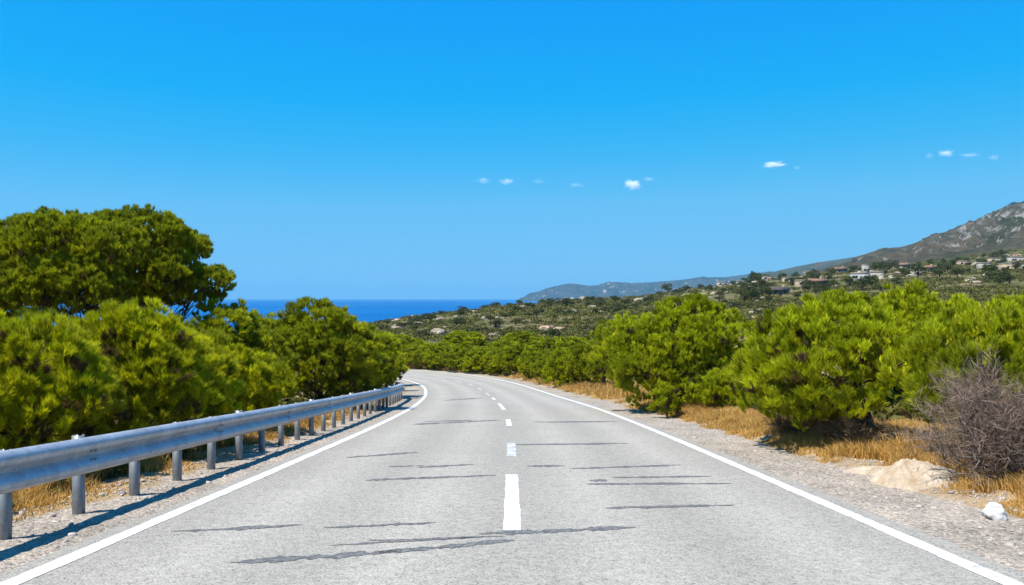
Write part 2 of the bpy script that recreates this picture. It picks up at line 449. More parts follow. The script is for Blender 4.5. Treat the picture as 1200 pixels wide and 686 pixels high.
def polar_patch(name, angs, radii, zfun, mat, smooth=True):
    A, R = np.meshgrid(angs, radii)
    X = np.sin(A) * R; Y = np.cos(A) * R
    Z = zfun(X, Y)
    V = np.stack([X, Y, Z], -1).reshape(-1, 3)
    nr, na = A.shape
    i = np.arange(nr - 1)[:, None] * na + np.arange(na - 1)[None, :]
    F = np.stack([i, i + 1, i + na + 1, i + na], -1).reshape(-1, 4)
    return obj(name, mesh_np(name, V, F, smooth=smooth), mat)

ang = np.concatenate([np.linspace(-math.pi, -0.75, 60, endpoint=False), np.linspace(-0.75, 0.75, 540), np.linspace(0.75, math.pi, 61)[1:]])
rad = np.concatenate([[0.02, 1.0], np.geomspace(2.0, 2400, 560)])
tag(polar_patch('ground', ang, rad, ground_z, M['ground']), kind='structure')

# sea
V = np.array([(-24000, -4000, SEA_Z), (24000, -4000, SEA_Z), (24000, 33000, SEA_Z), (-24000, 33000, SEA_Z)], float)
tag(obj('sea', mesh_np('sea', V, np.array([(0, 1, 2, 3)])), M['sea']), kind='structure')

# ------------------------------------------------------------------ distant relief
def px_ang(p): return math.atan((p - 600) / 1000.0)
def relief(name, tab, r0, r1, r2, a0, a1, na, nr, amp, fq, mat, base, pw, seed, crest=0.75):
    tab = np.array(tab, float)
    def zf(X, Y):
        p = 600 + 1000 * X / Y
        # ridge top per bearing (metres), crossing at depth r1
        top = (350 - np.interp(p, tab[:, 0], tab[:, 1])) / 1000 * r1
        t = (Y - r0) / (r1 - r0)
        bz = base(p) if callable(base) else base
        up = np.clip(t, 0, 1) ** pw
        z = bz + (top - bz) * up
        back = np.clip((Y - r1) / (r2 - r1), 0, 1)
        z = z - (top - bz) * back ** 1.4
        n = ridged(X / fq, Y / fq, seed) - 0.45
        n2 = ridged(X / fq * 3.7, Y / fq * 3.7, seed + 40) - 0.45
        z = z + (n * amp + n2 * amp * 0.45) * sstep(0.0, 0.3, t) * (0.35 + 0.65 * np.clip((top - bz) / 120, 0, 1)) * (1 - crest * np.exp(-((t - 1) / 0.22) ** 2)) * np.where(t > 1, 1 - crest, 1)
        return z
    angs = np.linspace(px_ang(a0), px_ang(a1), na)
    # radii are depth along the view axis, so the patch is laid out on a straight ridge
    D = np.linspace(r0, r2, nr)
    X = np.tan(angs)[None, :] * D[:, None]; Y = np.repeat(D[:, None], na, 1)
    Z = zf(X, Y)
    V = np.stack([X, Y, Z], -1).reshape(-1, 3)
    i = np.arange(nr - 1)[:, None] * na + np.arange(na - 1)[None, :]
    F = np.stack([i, i + 1, i + na + 1, i + na], -1).reshape(-1, 4)
    return tag(obj(name, mesh_np(name, V, F, smooth=False), mat), kind='structure')

relief('mountain', [(860, 372), (900, 350), (940, 330), (960, 318), (1000, 304), (1030, 296), (1060, 290), (1090, 280), (1120, 267), (1150, 256), (1180, 241),
                    (1200, 236), (1240, 226), (1300, 219), (1400, 225), (1600, 260), (1900, 320)],
       900, 2100, 3000, 880, 1800, 760, 360, 62, 230, M['mountain'], lambda p: np.interp(p, [860, 1000, 1200, 1800], [-6, 24, 40, 60]), 1.15, 21)
relief('hills', [(840, 362), (866, 336), (880, 324), (900, 320), (930, 313), (960, 307), (1000, 302), (1040, 296), (1100, 288), (1200, 280), (1500, 290), (1800, 330)],
       3300, 4600, 5600, 845, 1700, 460, 150, 50, 420, M['ridge'], -26.0, 0.9, 31)
relief('cape', [(604, 356), (610, 350.5), (618, 347.0), (630, 342.5), (640, 338), (655, 334.5), (662, 333), (668, 332.3), (676, 333), (690, 335), (702, 334.5), (712, 331), (724, 330.5),
                (740, 332.5), (770, 330.5), (800, 328), (820, 325), (850, 325), (880, 321), (900, 319), (960, 320), (1100, 325)],
       7600, 8200, 10500, 603, 1100, 640, 260, 95, 330, M['cape'], -27.0, 0.42, 55, 0.86)

# ------------------------------------------------------------------ road, markings, shoulders
def strip(name, s, q0, q1, nq, dz, mat, kind='structure', crown=0.0, rough=0.0, rscale=0.25, edge=None):
    s = np.asarray(s, float); n = len(s)
    t = np.linspace(0, 1, nq)
    q0 = np.broadcast_to(q0, n); q1 = np.broadcast_to(q1, n)
    Q = q0[:, None] * (1 - t) + q1[:, None] * t
    Sx = np.repeat(s[:, None], nq, 1)
    P = rp(Sx, Q)
    P[..., 2] += dz if not callable(dz) else dz(Sx, Q)
    if rough: P[..., 2] += fbm(P[..., 0] / rscale, P[..., 1] / rscale, 77, 4, 0.6) * rough
    V = P.reshape(-1, 3)
    i = np.arange(n - 1)[:, None] * nq + np.arange(nq - 1)[None, :]
    F = np.stack([i, i + 1, i + nq + 1, i + nq], -1).reshape(-1, 4)
    return tag(obj(name, mesh_np(name, V, F, Q.reshape(-1), smooth=True), mat), kind=kind)

sroad = np.arange(-12, 150, 0.3)
je = lambda s, k: fbm(s * 1.3, s * 0 + k, 61, 4, 0.6) * 0.07
tag(strip('road', sroad, -3.80 + je(sroad, 3), 3.80 + je(sroad, 8), 31, 0.0, M['asphalt']))
sl = np.arange(-12, 150, 0.12)
ej = lambda s, k: fbm(s * 2.5, s * 0 + k, 71, 3, 0.7) * 0.012
strip('edge_line', sl, -3.62 + ej(sl, 1), -3.46 + ej(sl, 2), 2, 0.004, M['paint'])
strip('edge_line', sl, 3.44 + ej(sl, 3), 3.60 + ej(sl, 4), 2, 0.004, M['paint'])
for a, b, worn in [(-4, 0, 0), (8.0, 12.2, 0), (14.7, 17.4, 1), (22.6, 25.4, 0), (31.5, 37.0, 0), (41.5, 44, 0), (47, 51, 0), (54.5, 57.5, 0), (61, 64, 0), (67, 70, 0), (73, 76, 0), (79, 82, 0), (85, 88, 0), (91, 94, 0)]:
    ss = np.linspace(a, b, 40)
    hw = 0.085 if a < 20 else 0.07
    strip('centre_line', ss, -hw + ej(ss, 5), hw + ej(ss, 6), 2, 0.004, M['worn_paint'] if worn or a > 45 else M['paint'])

# dark irregular flat streaks laid across the road: (x0,y0,x1,y1,thickness) read off the road plane as metres (u = lateral, s = along)
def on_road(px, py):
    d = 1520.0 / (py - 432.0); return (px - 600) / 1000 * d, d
streaks = [(268, 660, 470, 646, 9), (440, 648, 604, 633, 8), (385, 640, 592, 628, 3), (560, 626, 752, 618, 8), (200, 623, 352, 616, 6), (378, 619, 512, 613, 4), (430, 634, 560, 630, 3), (428, 563, 500, 560, 4),
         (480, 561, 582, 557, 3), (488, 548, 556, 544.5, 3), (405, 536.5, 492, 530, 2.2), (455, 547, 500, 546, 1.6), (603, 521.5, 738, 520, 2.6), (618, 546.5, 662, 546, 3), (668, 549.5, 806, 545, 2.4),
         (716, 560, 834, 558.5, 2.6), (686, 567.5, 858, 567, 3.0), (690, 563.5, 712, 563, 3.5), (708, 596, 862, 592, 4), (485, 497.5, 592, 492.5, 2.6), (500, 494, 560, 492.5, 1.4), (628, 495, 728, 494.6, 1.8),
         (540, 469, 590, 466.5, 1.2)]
for k, (x0, y0, x1, y1, th) in enumerate(streaks):
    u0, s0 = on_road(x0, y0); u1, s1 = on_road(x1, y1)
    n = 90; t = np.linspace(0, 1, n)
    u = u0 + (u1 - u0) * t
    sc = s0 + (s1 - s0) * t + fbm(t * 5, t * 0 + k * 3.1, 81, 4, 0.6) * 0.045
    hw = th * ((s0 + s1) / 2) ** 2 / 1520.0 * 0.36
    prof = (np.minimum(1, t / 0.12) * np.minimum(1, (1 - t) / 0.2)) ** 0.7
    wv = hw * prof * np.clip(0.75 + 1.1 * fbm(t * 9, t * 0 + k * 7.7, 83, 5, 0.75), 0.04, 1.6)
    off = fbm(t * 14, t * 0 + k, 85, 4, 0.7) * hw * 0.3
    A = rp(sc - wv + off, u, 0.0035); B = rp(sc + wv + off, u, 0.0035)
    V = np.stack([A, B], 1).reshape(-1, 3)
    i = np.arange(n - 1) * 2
    tag(obj('dark_streak', mesh_np('dark_streak', V, np.stack([i, i + 2, i + 3, i + 1], -1)), M['streak_tone']), kind='structure')

sn = np.concatenate([np.arange(-6, 34, 0.06), np.arange(34, 150, 0.4)])
strip('gravel_shoulder', sn, 3.66, 6.0, 46, lambda S, Q: -0.004 - 0.012 * (Q - 3.7) - 0.05 * sstep(5.2, 6.0, Q) - 0.02 * (1 - sstep(3.66, 3.9, Q)), M['gravel'], rough=0.028, rscale=0.22)
strip('gravel_shoulder', sn, -5.6, -3.66, 38, lambda S, Q: -0.004 - 0.012 * (-Q - 3.7) - 0.05 * sstep(4.9, 5.6, -Q) - 0.02 * (1 - sstep(3.66, 3.9, -Q)), M['gravel'], rough=0.022, rscale=0.22)

# loose gravel (nobody could count it)
def ico():
    p = (1 + 5 ** 0.5) / 2
    V = np.array([(-1, p, 0), (1, p, 0), (-1, -p, 0), (1, -p, 0), (0, -1, p), (0, 1, p), (0, -1, -p), (0, 1, -p), (p, 0, -1), (p, 0, 1), (-p, 0, -1), (-p, 0, 1)], float)
    V /= np.linalg.norm(V[0])
    F = np.array([(0, 11, 5), (0, 5, 1), (0, 1, 7), (0, 7, 10), (0, 10, 11), (1, 5, 9), (5, 11, 4), (11, 10, 2), (10, 7, 6), (7, 1, 8), (3, 9, 4), (3, 4, 2), (3, 2, 6), (3, 6, 8), (3, 8, 9), (4, 9, 5), (2, 4, 11), (6, 2, 10), (8, 6, 7), (9, 8, 1)])
    return V, F
IV, IF = ico()
def subdiv(V, F, n=1):
    for _ in range(n):
        V = list(map(tuple, V)); cache = {}; F2 = []
        def mid(a, b):
            k = (min(a, b), max(a, b))
            if k not in cache:
                m = (np.array(V[a]) + np.array(V[b])) / 2; m = m / np.linalg.norm(m)
                V.append(tuple(m)); cache[k] = len(V) - 1
            return cache[k]
        for a, b, c in F:
            ab, bc, ca = mid(a, b), mid(b, c), mid(c, a)
            F2 += [(a, ab, ca), (b, bc, ab), (c, ca, bc), (ab, bc, ca)]
        V = np.array(V); F = np.array(F2)
    return np.array(V), np.array(F)

def stones(name, S, Q, size, mat, dz=0.0):
    n = len(S); P = rp(S, Q)
    P[:, 2] = np.maximum(ground_z(P[:, 0], P[:, 1]), P[:, 2] - 0.012 * (np.abs(Q) - 3.7) - 0.02) + dz
    jit = 1 + rng.uniform(-0.3, 0.3, (n, 12, 1))
    sc = size[:, None] * rng.uniform(0.6, 1.2, (n, 3)); sc[:, 2] *= 0.65
    a = rng.uniform(0, 6.28, n)
    L = IV[None] * jit * sc[:, None, :]
    X = L[..., 0] * np.cos(a)[:, None] - L[..., 1] * np.sin(a)[:, None]; Y = L[..., 0] * np.sin(a)[:, None] + L[..., 1] * np.cos(a)[:, None]
    V = np.stack([X, Y, L[..., 2]], -1) + P[:, None, :] + np.array([0, 0, 1]) * (size * 0.2)[:, None, None]
    F = IF[None] + (np.arange(n) * 12)[:, None, None]
    return obj(name, mesh_np(name, V.reshape(-1, 3), F.reshape(-1, 3)), mat)
n = 15000
sd = np.where(rng.random(n) < 0.62, 1, -1)
S = rng.gamma(2.0, 6.0, n) + 3.5
Q = np.where(sd > 0, 3.72 + np.abs(rng.beta(1.6, 1.2, n)) * 2.3, -3.75 - rng.beta(1.4, 1.3, n) * 1.5)
size = np.clip(rng.lognormal(-4.45, 0.55, n), 0.006, 0.05)
tag(stones('loose_gravel', S, Q, size, M['pebble']), kind='stuff')
# a few specks of grit on the asphalt
n = 500
tag(stones('road_grit', rng.uniform(4.5, 16, n), np.sign(rng.random(n) - 0.5) * rng.beta(3, 1.2, n) * 3.7, rng.uniform(0.003, 0.008, n), M['pebble'], 0.04), kind='stuff')

# ------------------------------------------------------------------ guard rail
RQ = -4.58
def rail_path(s):
    flare = np.clip((s - 42.0) / 6.0, 0, 1)
    return RQ - 0.9 * flare ** 2
prof = np.array([(-0.006, 0.350), (0.010, 0.350), (0.040, 0.338), (0.074, 0.312), (0.083, 0.285), (0.080, 0.255), (0.058, 0.222), (0.016, 0.196), (0.004, 0.175),
                 (0.016, 0.154), (0.058, 0.128), (0.080, 0.095), (0.083, 0.065), (0.074, 0.038), (0.040, 0.012), (0.010, 0.0), (-0.006, 0.0)])
prof[:, 1] *= 1.08
prof[:, 0] *= 1.12
RB = 0.415  # beam bottom
def beam_mesh(s0, s1, push):
    s = np.linspace(s0, s1, 18); k = len(prof)
    d = np.gradient(prof, axis=0); nrm = np.stack([d[:, 1], -d[:, 0]], -1); nrm /= np.linalg.norm(nrm, axis=1)[:, None]
    nrm = np.where((nrm[:, :1] * 1 + 0) < -2, -nrm, nrm)
    if (nrm[4, 0] < 0): nrm = -nrm
    inner = prof - nrm * 0.008
    ring = np.concatenate([prof, inner[::-1]]); m = len(ring)
    P = []
    for si in s:
        q = rail_path(si) + 0.08 + push
        base = rp(np.full(m, si), q + ring[:, 0]); base[:, 2] += RB + ring[:, 1]
        P.append(base)
    V = np.concatenate(P); F = []
    for i in range(len(s) - 1):
        for j in range(m): F.append((i * m + j, i * m + (j + 1) % m, (i + 1) * m + (j + 1) % m, (i + 1) * m + j))
    e = (len(s) - 1) * m
    for j in range(k - 1):                       # sheet ends, outer face to inner face
        a, b, c, d2 = j, j + 1, m - 2 - j, m - 1 - j
        F += [(d2, c, b, a), (e + a, e + b, e + c, e + d2)]
    mb = MB(); mb.add(V, F)
    return mb.mesh('beam', smooth=True)
rail_root = empty('guardrail', rp(8.0, RQ))
tag(rail_root, 'galvanised steel crash barrier on posts along the left gravel shoulder', 'guardrail')
RL = np.array(rail_root.location)
def shift_mesh(me, d):
    co = np.empty(len(me.vertices) * 3, np.float32); me.vertices.foreach_get('co', co)
    co = co.reshape(-1, 3) - np.asarray(d, np.float32); me.vertices.foreach_set('co', co.ravel()); me.update(); return me
step = 1.33
beam0 = 0.98
kk = 0
while beam0 < 46.5:
    b1 = min(beam0 + 3 * step + 0.16, 47.6)
    o = obj('beam', shift_mesh(beam_mesh(beam0, b1, 0.005 * (kk % 2)), RL), M['galv'], rail_root)
    for sb in (beam0 + 0.04, beam0 + 0.12):               # lap bolts
        for j in (6, 10):
            c = rp(sb, float(rail_path(np.array(sb))) + 0.083 + prof[j, 0]) - RL; c[2] += RB + prof[j, 1]
            q = MB(); q.tube([(-0.004, 0, 0), (0.012, 0, 0), (0.017, 0, 0)], [0.019, 0.017, 0.008], 8)
            obj('bolt', q.mesh('bolt', True), M['post_steel'], o, c)
    try:
        o.data.set_sharp_from_angle(angle=RAD(38))
    except Exception: pass
    beam0 += 3 * step; kk += 1
def post_mesh(top):
    mb = MB()                                  # C-section post, web towards the road
    w, d, t = 0.048, 0.09, 0.007
    mb.box(-w, w, -d / 2, -d / 2 + t, -0.45, top)
    mb.box(-w, -w + t, -d / 2 + t, d / 2, -0.45, top); mb.box(w - t, w, -d / 2 + t, d / 2, -0.45, top)
    mb.box(-w + t, -w + 0.025, d / 2 - t, d / 2, -0.45, top); mb.box(w - 0.025, w - t, d / 2 - t, d / 2, -0.45, top)
    return mb.mesh('post')
spacer = MB(); spacer.box(0.052, 0.093, -0.05, 0.05, RB + 0.1, RB + 0.26); spacer = spacer.mesh('spacer')
boltmb = MB(); boltmb.tube([(0.078, 0, RB + 0.175), (0.105, 0, RB + 0.175)], [0.022, 0.016], 8); boltm = boltmb.mesh('bolt')
pm = [post_mesh(0.73), post_mesh(0.785), post_mesh(0.815)]
ps = 2.37; k = 0
while ps < 47.2:
    q = float(rail_path(np.array(ps))) ; P = rp(ps, q)
    z0 = max(gz(P[0], P[1]), P[2] - 0.04)
    tx = np.interp(ps, SG, TX); ty = np.interp(ps, SG, TY)
    ph = pm[[1, 2, 0, 1][k % 4]]
    o = obj('post', ph, M['post_steel'], rail_root, (P[0] - RL[0], P[1] - RL[1], P[2] - RL[2]))
    o.rotation_euler = (random.uniform(-.01, .01), random.uniform(-.012, .012), math.atan2(ty, tx) - math.pi / 2)
    for nm, mm in (('spacer', spacer), ('bolt', boltm)):
        c = obj(nm, mm, M['galv'], o)
    ps += step; k += 1

# ------------------------------------------------------------------ foliage
def unit(v): return v / (np.linalg.norm(v, axis=-1, keepdims=True) + 1e-9)
def rand_dirs(r, n): return unit(r.normal(size=(n, 3)))

def tuft_cloud(r, P, A, L, K, nl, w, tint, spread=(0.25, 1.15), N=None, jit=0.45):
    """needle tufts: P (n,3) positions, A axes, L shoot length, K needles each; N: side the needles turn their flat to"""
    n = len(P)
    B1 = unit(np.cross(A, r.normal(size=(n, 3)))); B2 = np.cross(A, B1)
    ph = r.uniform(0, 2 * math.pi, (n, K)); th = r.uniform(spread[0], spread[1], (n, K)); al = r.uniform(-0.5, 0.55, (n, K)); ln = nl * r.uniform(0.65, 1.15, (n, K))
    dirn = A[:, None] * np.cos(th)[..., None] + (B1[:, None] * np.cos(ph)[..., None] + B2[:, None] * np.sin(ph)[..., None]) * np.sin(th)[..., None]
    base = P[:, None] + A[:, None] * (al * L)[..., None]
    side = r.normal(size=(n, K, 3)) if N is None else N[:, None] + r.normal(0, jit, (n, K, 3))
    wv = unit(np.cross(dirn, side)) * (w * r.uniform(0.7, 1.3, (n, K)))[..., None] * 0.5
    tip = base + dirn * ln[..., None]
    mid = base + dirn * (ln * 0.5)[..., None]
    V = np.stack([base, mid + wv, tip, mid - wv], 2).reshape(-1, 3)
    F = np.arange(n * K * 4).reshape(-1, 4)
    T = np.repeat(np.where(tint[:, None] < 0.1, 0.0, np.clip(tint[:, None] + r.normal(0, 0.08, (n, K)), 0.11, 1)).reshape(-1), 4)
    return V, F, T

def crown(r, lobes, centre, tl, K, w, dens, brown=0.05, up=0.65, floor=-0.45, lump=0.38):
    """lobes: (x,y,z,rx,ry,rz). Each lobe carries rounded clumps of needle tufts, tl sets the clump size"""
    lobes = np.asarray(lobes, float); PP = []; AA = []; TT = []; NN = []
    rc = 0.62 * tl; MT = 7; KN = max(10, int(K * 0.95))
    for i, (x, y, z, a, b, c) in enumerate(lobes):
        area = 4 * math.pi * (((a * b) ** 1.6 + (a * c) ** 1.6 + (b * c) ** 1.6) / 3) ** (1 / 1.6)
        n = max(6, int(area * dens / (rc * rc * 2.3)))
        u = rand_dirs(r, n)
        u = u[(u[:, 2] > floor) | (r.random(len(u)) < 0.25)]
        k = len(u)
        f = np.where(r.random(k) < 0.8, r.uniform(0.86, 1.06, k), r.uniform(0.45, 0.85, k))
        bump = 1 + lump * fbm(u[:, 0] * 2.2 + i * 3.3, u[:, 1] * 2.2 + u[:, 2] * 2.1, 100 + i, 3)
        p = np.array([x, y, z]) + u * np.array([a, b, c]) * (f * bump)[:, None]
        keep = np.ones(k, bool)
        for j, (x2, y2, z2, a2, b2, c2) in enumerate(lobes):
            if j == i: continue
            dd = ((p[:, 0] - x2) / a2) ** 2 + ((p[:, 1] - y2) / b2) ** 2 + ((p[:, 2] - z2) / c2) ** 2
            keep &= dd > 0.5
        p = p[keep]; u = u[keep]; f = f[keep]; k = len(p)
        if k == 0: continue
        o = unit(p - np.asarray(centre))
        t = np.clip(r.normal(0.52 + r.normal(0, 0.08), 0.18, k), 0.12, 1.0)
        t = np.where(r.random(k) < np.where((f < 0.7) | (u[:, 2] < -0.2), brown * 2.2, brown * 0.08), 0.0, t)
        v = unit(rand_dirs(r, k * MT).reshape(k, MT, 3) + 0.55 * u[:, None] + np.array([0, 0, 0.35]))
        rr = rc * r.uniform(0.5, 1.45, (k, 1, 1))
        q = p[:, None] + v * rr * np.array([1, 1, 0.85]) * r.uniform(0.35, 0.75, (k, MT, 1))
        ax = unit(0.55 * v + 0.3 * u[:, None] + 0.15 * o[:, None] + np.array([0, 0, up * 1.4]) + r.normal(0, 0.15, (k, MT, 3)))
        nn = unit(0.75 * v + 0.55 * u[:, None] + np.array([0, 0, 0.25]))
        PP.append(q.reshape(-1, 3)); AA.append(ax.reshape(-1, 3)); NN.append(nn.reshape(-1, 3)); TT.append(np.repeat(t, MT))
    P = np.concatenate(PP); A = np.concatenate(AA); T = np.concatenate(TT); N = np.concatenate(NN)
    V, F, TI = tuft_cloud(r, P, A, rc * 0.5, KN, rc * 1.05, w * 0.66, T, (0.04, 0.56), N, 0.4)
    return mesh_np('crown', V, F, TI), P

def limb(r, a, b, sag, n=7, wig=0.06):
    a = np.asarray(a, float); b = np.asarray(b, float); t = np.linspace(0, 1, n)[:, None]
    L = np.linalg.norm(b - a)
    P = a + (b - a) * t; P[:, 2] += (np.sin(t * math.pi) * sag * L)[:, 0]
    j = r.normal(0, wig * L, (n, 3)) * np.sin(t * math.pi); return P + j

def trunk_mesh(r, h, lobes, rad, lean=(0, 0), fork=0.35, twigs=2):
    mb = MB()
    top = np.array([lean[0], lean[1], h])
    T = limb(r, (0, 0, -0.35), top, 0, 10, 0.025)
    mb.tube(T, np.linspace(rad * 1.25, rad * 0.35, 10), 8)
    for (x, y, z, a, b, c) in lobes:
        e = np.array([x, y, z]); k = int(np.clip(np.interp(max(0.1, e[2] - 0.55 * np.linalg.norm(e[:2] - top[:2] * 0.6)), T[:, 2], np.arange(10)), 2 + fork * 4, 9))
        k = min(k, 9)
        P = limb(r, T[k], e, -0.06, 7, 0.05)
        r0 = max(rad * 0.42 * (1 - 0.05 * k), 0.012)
        mb.tube(P, np.linspace(r0, r0 * 0.25, 7), 5)
        for _ in range(twigs):
            q = P[r.integers(3, 6)]
            d = rand_dirs(r, 1)[0] * np.array([a, b, c]) * 0.95
            d[2] = abs(d[2]) * 0.6
            mb.tube(limb(r, q, e + d, 0.02, 5, 0.05), np.linspace(r0 * 0.4, r0 * 0.1, 5), 4)
    return mb.mesh('trunk', smooth=True)

def auto_lobes(r, w, dp, z0, z1, n, size=0.34, flat=0.8, taper=0.0):
    """lobes packed over an ellipsoidal crown of width w, depth dp, from z0 to z1"""
    out = []; zc = (z0 + z1) / 2; hz = (z1 - z0) / 2
    ga = math.pi * (3 - 5 ** 0.5); off = r.uniform(0, 6.28)
    for i in range(n):
        zz = 1 - 1.85 * (i + 0.5) / n
        rr = math.sqrt(max(0, 1 - zz * zz)); a = i * ga + off
        s = size * r.uniform(0.72, 1.28)
        k = 1 - s * 0.85
        sx = (1 - taper * max(0, zz))
        x = math.cos(a) * rr * w / 2 * k * sx; y = math.sin(a) * rr * dp / 2 * k * sx; z = zc + zz * hz * (1 - s * flat * 0.9)
        out.append((x + r.normal(0, 0.04) * w, y + r.normal(0, 0.04) * dp, z + r.normal(0, 0.05) * hz, s * w / 2, s * dp / 2, s * flat * min(w / 2, hz * 1.3)))
    out.append((0, 0, zc - 0.15 * hz, w * 0.36, dp * 0.36, hz * 0.7))
    return out

def fit(me, lobes, h, w, off=0.0):
    co = np.empty(len(me.vertices) * 3, np.float32); me.vertices.foreach_get('co', co); co = co.reshape(-1, 3)
    kz = h / np.percentile(co[:, 2], 99.7); kx = w / (np.percentile(co[:, 0], 99) - np.percentile(co[:, 0], 1))
    kx = min(max(kx, 0.6), 1.4)
    co[:, 2] *= kz; co[:, 0] = off + (co[:, 0] - off) * kx; co[:, 1] *= kx
    me.vertices.foreach_set('co', co.ravel()); me.update()
    return [(off + (l[0] - off) * kx, l[1] * kx, l[2] * kz, l[3] * kx, l[4] * kx, l[5] * kz) for l in lobes]

def px_tree(name, label, px, d, wpx, ytop, ybot, seed, n=14, tl=0.2, K=30, wn=None, dens=1.0, mat='pine', group=None, cat='pine tree', size=0.34, flat=0.8,
            rad=None, lean=(0, 0), depth=1.0, taper=0.0, brown=0.05, up=0.65, off=0.0, drop=None, floor=-0.45):
    r = np.random.default_rng(seed)
    x = (px - 600) / 1000 * d; w = wpx / 1000 * d; zt = -(ytop - 350) / 1000 * d
    g = gz(x, d); h = zt - g
    zb = -(ybot - 350) / 1000 * d - g
    zb = max(zb, 0.03 * h)
    lobes = auto_lobes(r, w, w * depth, zb, h, n, size, flat, taper)
    lobes = [(l[0] + off, *l[1:]) for l in lobes]
    if drop: lobes = [l for l in lobes if not drop(l[0], l[2] / h)]
    cm, _ = crown(r, lobes, (off, 0, zb + 0.3 * (h - zb)), tl, K, wn or 0.0011 * d, dens, brown, up, floor)
    lobes = fit(cm, lobes, h, w, off)
    tm = trunk_mesh(r, zb + 0.62 * (h - zb), lobes, rad or max(0.04, 0.028 * h), lean)
    root = empty(name, (x, d, g)); tag(root, label, cat, group)
    obj('trunk', tm, M['bark'], root); obj('crown', cm, M[mat], root)
    return root

# --- the big umbrella pine on the left, lobes placed as the crown is built
def big_pine():
    r = np.random.default_rng(5); d = 27.0
    bx = (105 - 600) / 1000 * d; g = gz(bx, d)
    sil = [(-75, 306, 52), (-20, 296, 44), (28, 291, 42), (72, 287, 41), (115, 284, 40), (155, 283, 39), (190, 281, 34), (208, 296, 28), (214, 320, 26), (240, 333, 24), (255, 331, 15), (222, 350, 22),
           (-50, 340, 40), (0, 332, 38), (45, 328, 38), (95, 325, 40), (145, 324, 38), (182, 325, 32), (150, 350, 22), (232, 354, 16), (138, 392, 18), (-10, 362, 22)]
    lobes = []
    for i, (x, y, rp_) in enumerate(sil):
        X = (x - 600) / 1000 * d - bx; Z = -(y - 350) / 1000 * d - g; R = rp_ / 1000 * d
        lobes.append((X, r.uniform(-0.8, 0.5), Z, R, R * 1.1, R * 0.8))
        if y < 335 and rp_ > 28:
            for sgn in (-1, 1):
                lobes.append((X * 0.88 + r.normal(0, 0.25), sgn * r.uniform(1.5, 3.0), Z - r.uniform(0.2, 0.8), R * 0.95, R, R * 0.7))
    cm, _ = crown(r, lobes, (0, 0, 4.2), 0.25, 32, 0.025, 1.3, 0.05, 0.9, -0.25, 0.2)
    tm = trunk_mesh(r, 6.2, lobes, 0.2, (0.2, 0.1), 0.35, 3)
    root = empty('pine_tree', (bx, d, g)); tag(root, 'tall broad umbrella pine with a dense flat-topped crown rising above the shrubs', 'pine tree', 'pines left of the road')
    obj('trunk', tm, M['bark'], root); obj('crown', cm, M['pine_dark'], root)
big_pine()

LG = 'pines left of the road'; RG = 'pines right of the road'
# left, behind the barrier
px_tree('pine_bush', 'bright green bushy pine behind the barrier, lower left under the umbrella pine', 22, 12.2, 222, 370, 640, 11, 24, 0.23, 44, 0.011, 1.15, 'pine', LG, 'pine bush', drop=lambda x, zz: x > 0.15 and zz < 0.42)
px_tree('pine_bush', 'bright green pine cut off by the photo edge, nearest behind the barrier', -140, 10.6, 235, 366, 640, 12, 20, 0.23, 40, 0.011, 1.0, 'pine', LG, 'pine bush', drop=lambda x, zz: x > 0.15 and zz < 0.42)
px_tree('pine_bush', 'bright green bushy pine with the highest rounded top of the shrubs behind the barrier', 146, 14.5, 188, 358, 640, 13, 24, 0.241, 44, 0.013, 1.15, 'pine', LG, 'pine bush', drop=lambda x, zz: x > 0.15 and zz < 0.42)
px_tree('pine_bush', 'small bright green pine bush between the tallest front shrub and the low rounded one', 216, 16.4, 108, 392, 640, 14, 18, 0.23, 42, 0.014, 1.1, 'pine', LG, 'pine bush', drop=lambda x, zz: x > 0.15 and zz < 0.42)
px_tree('pine_bush', 'low rounded bright green pine bush touching the barrier in front of the dark pine', 282, 19.6, 114, 407, 640, 15, 19, 0.253, 42, 0.017, 1.1, 'pine', LG, 'pine bush', drop=lambda x, zz: x > 0.15 and zz < 0.42)
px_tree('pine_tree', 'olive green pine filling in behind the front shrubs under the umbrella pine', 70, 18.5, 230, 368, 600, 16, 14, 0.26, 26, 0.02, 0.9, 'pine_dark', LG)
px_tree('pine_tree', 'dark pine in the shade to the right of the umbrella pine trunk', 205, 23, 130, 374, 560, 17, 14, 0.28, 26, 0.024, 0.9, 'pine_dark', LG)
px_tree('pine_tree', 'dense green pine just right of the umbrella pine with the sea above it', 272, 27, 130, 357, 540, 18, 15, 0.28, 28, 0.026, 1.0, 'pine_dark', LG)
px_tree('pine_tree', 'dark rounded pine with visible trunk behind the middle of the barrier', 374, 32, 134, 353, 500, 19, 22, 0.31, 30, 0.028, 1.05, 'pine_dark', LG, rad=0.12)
px_tree('pine_tree', 'green pine behind the far end of the barrier', 438, 46, 66, 386, 520, 20, 15, 0.32, 28, 0.032, 1.1, 'pine', LG)
px_tree('pine_tree', 'small green pine at the inside of the bend where the barrier ends', 452, 54, 44, 408, 500, 22, 12, 0.36, 26, 0.04, 1.1, 'pine', LG)
px_tree('pine_tree', 'green pine showing between the dark rounded pine and the bend', 418, 44, 80, 386, 500, 23, 13, 0.38, 24, 0.042, 1.0, 'pine_far', LG)
px_tree('pine_tree', 'pale green pine standing inside the bend behind the barrier end', 440, 62, 60, 386, 500, 24, 12, 0.46, 22, 0.058, 1.0, 'pine_far', LG)
px_tree('pine_tree', 'green pine peeking out between two left pines, sea behind it', 322, 38, 90, 366, 450, 25, 12, 0.36, 22, 0.036, 1.0, 'pine_far', LG)
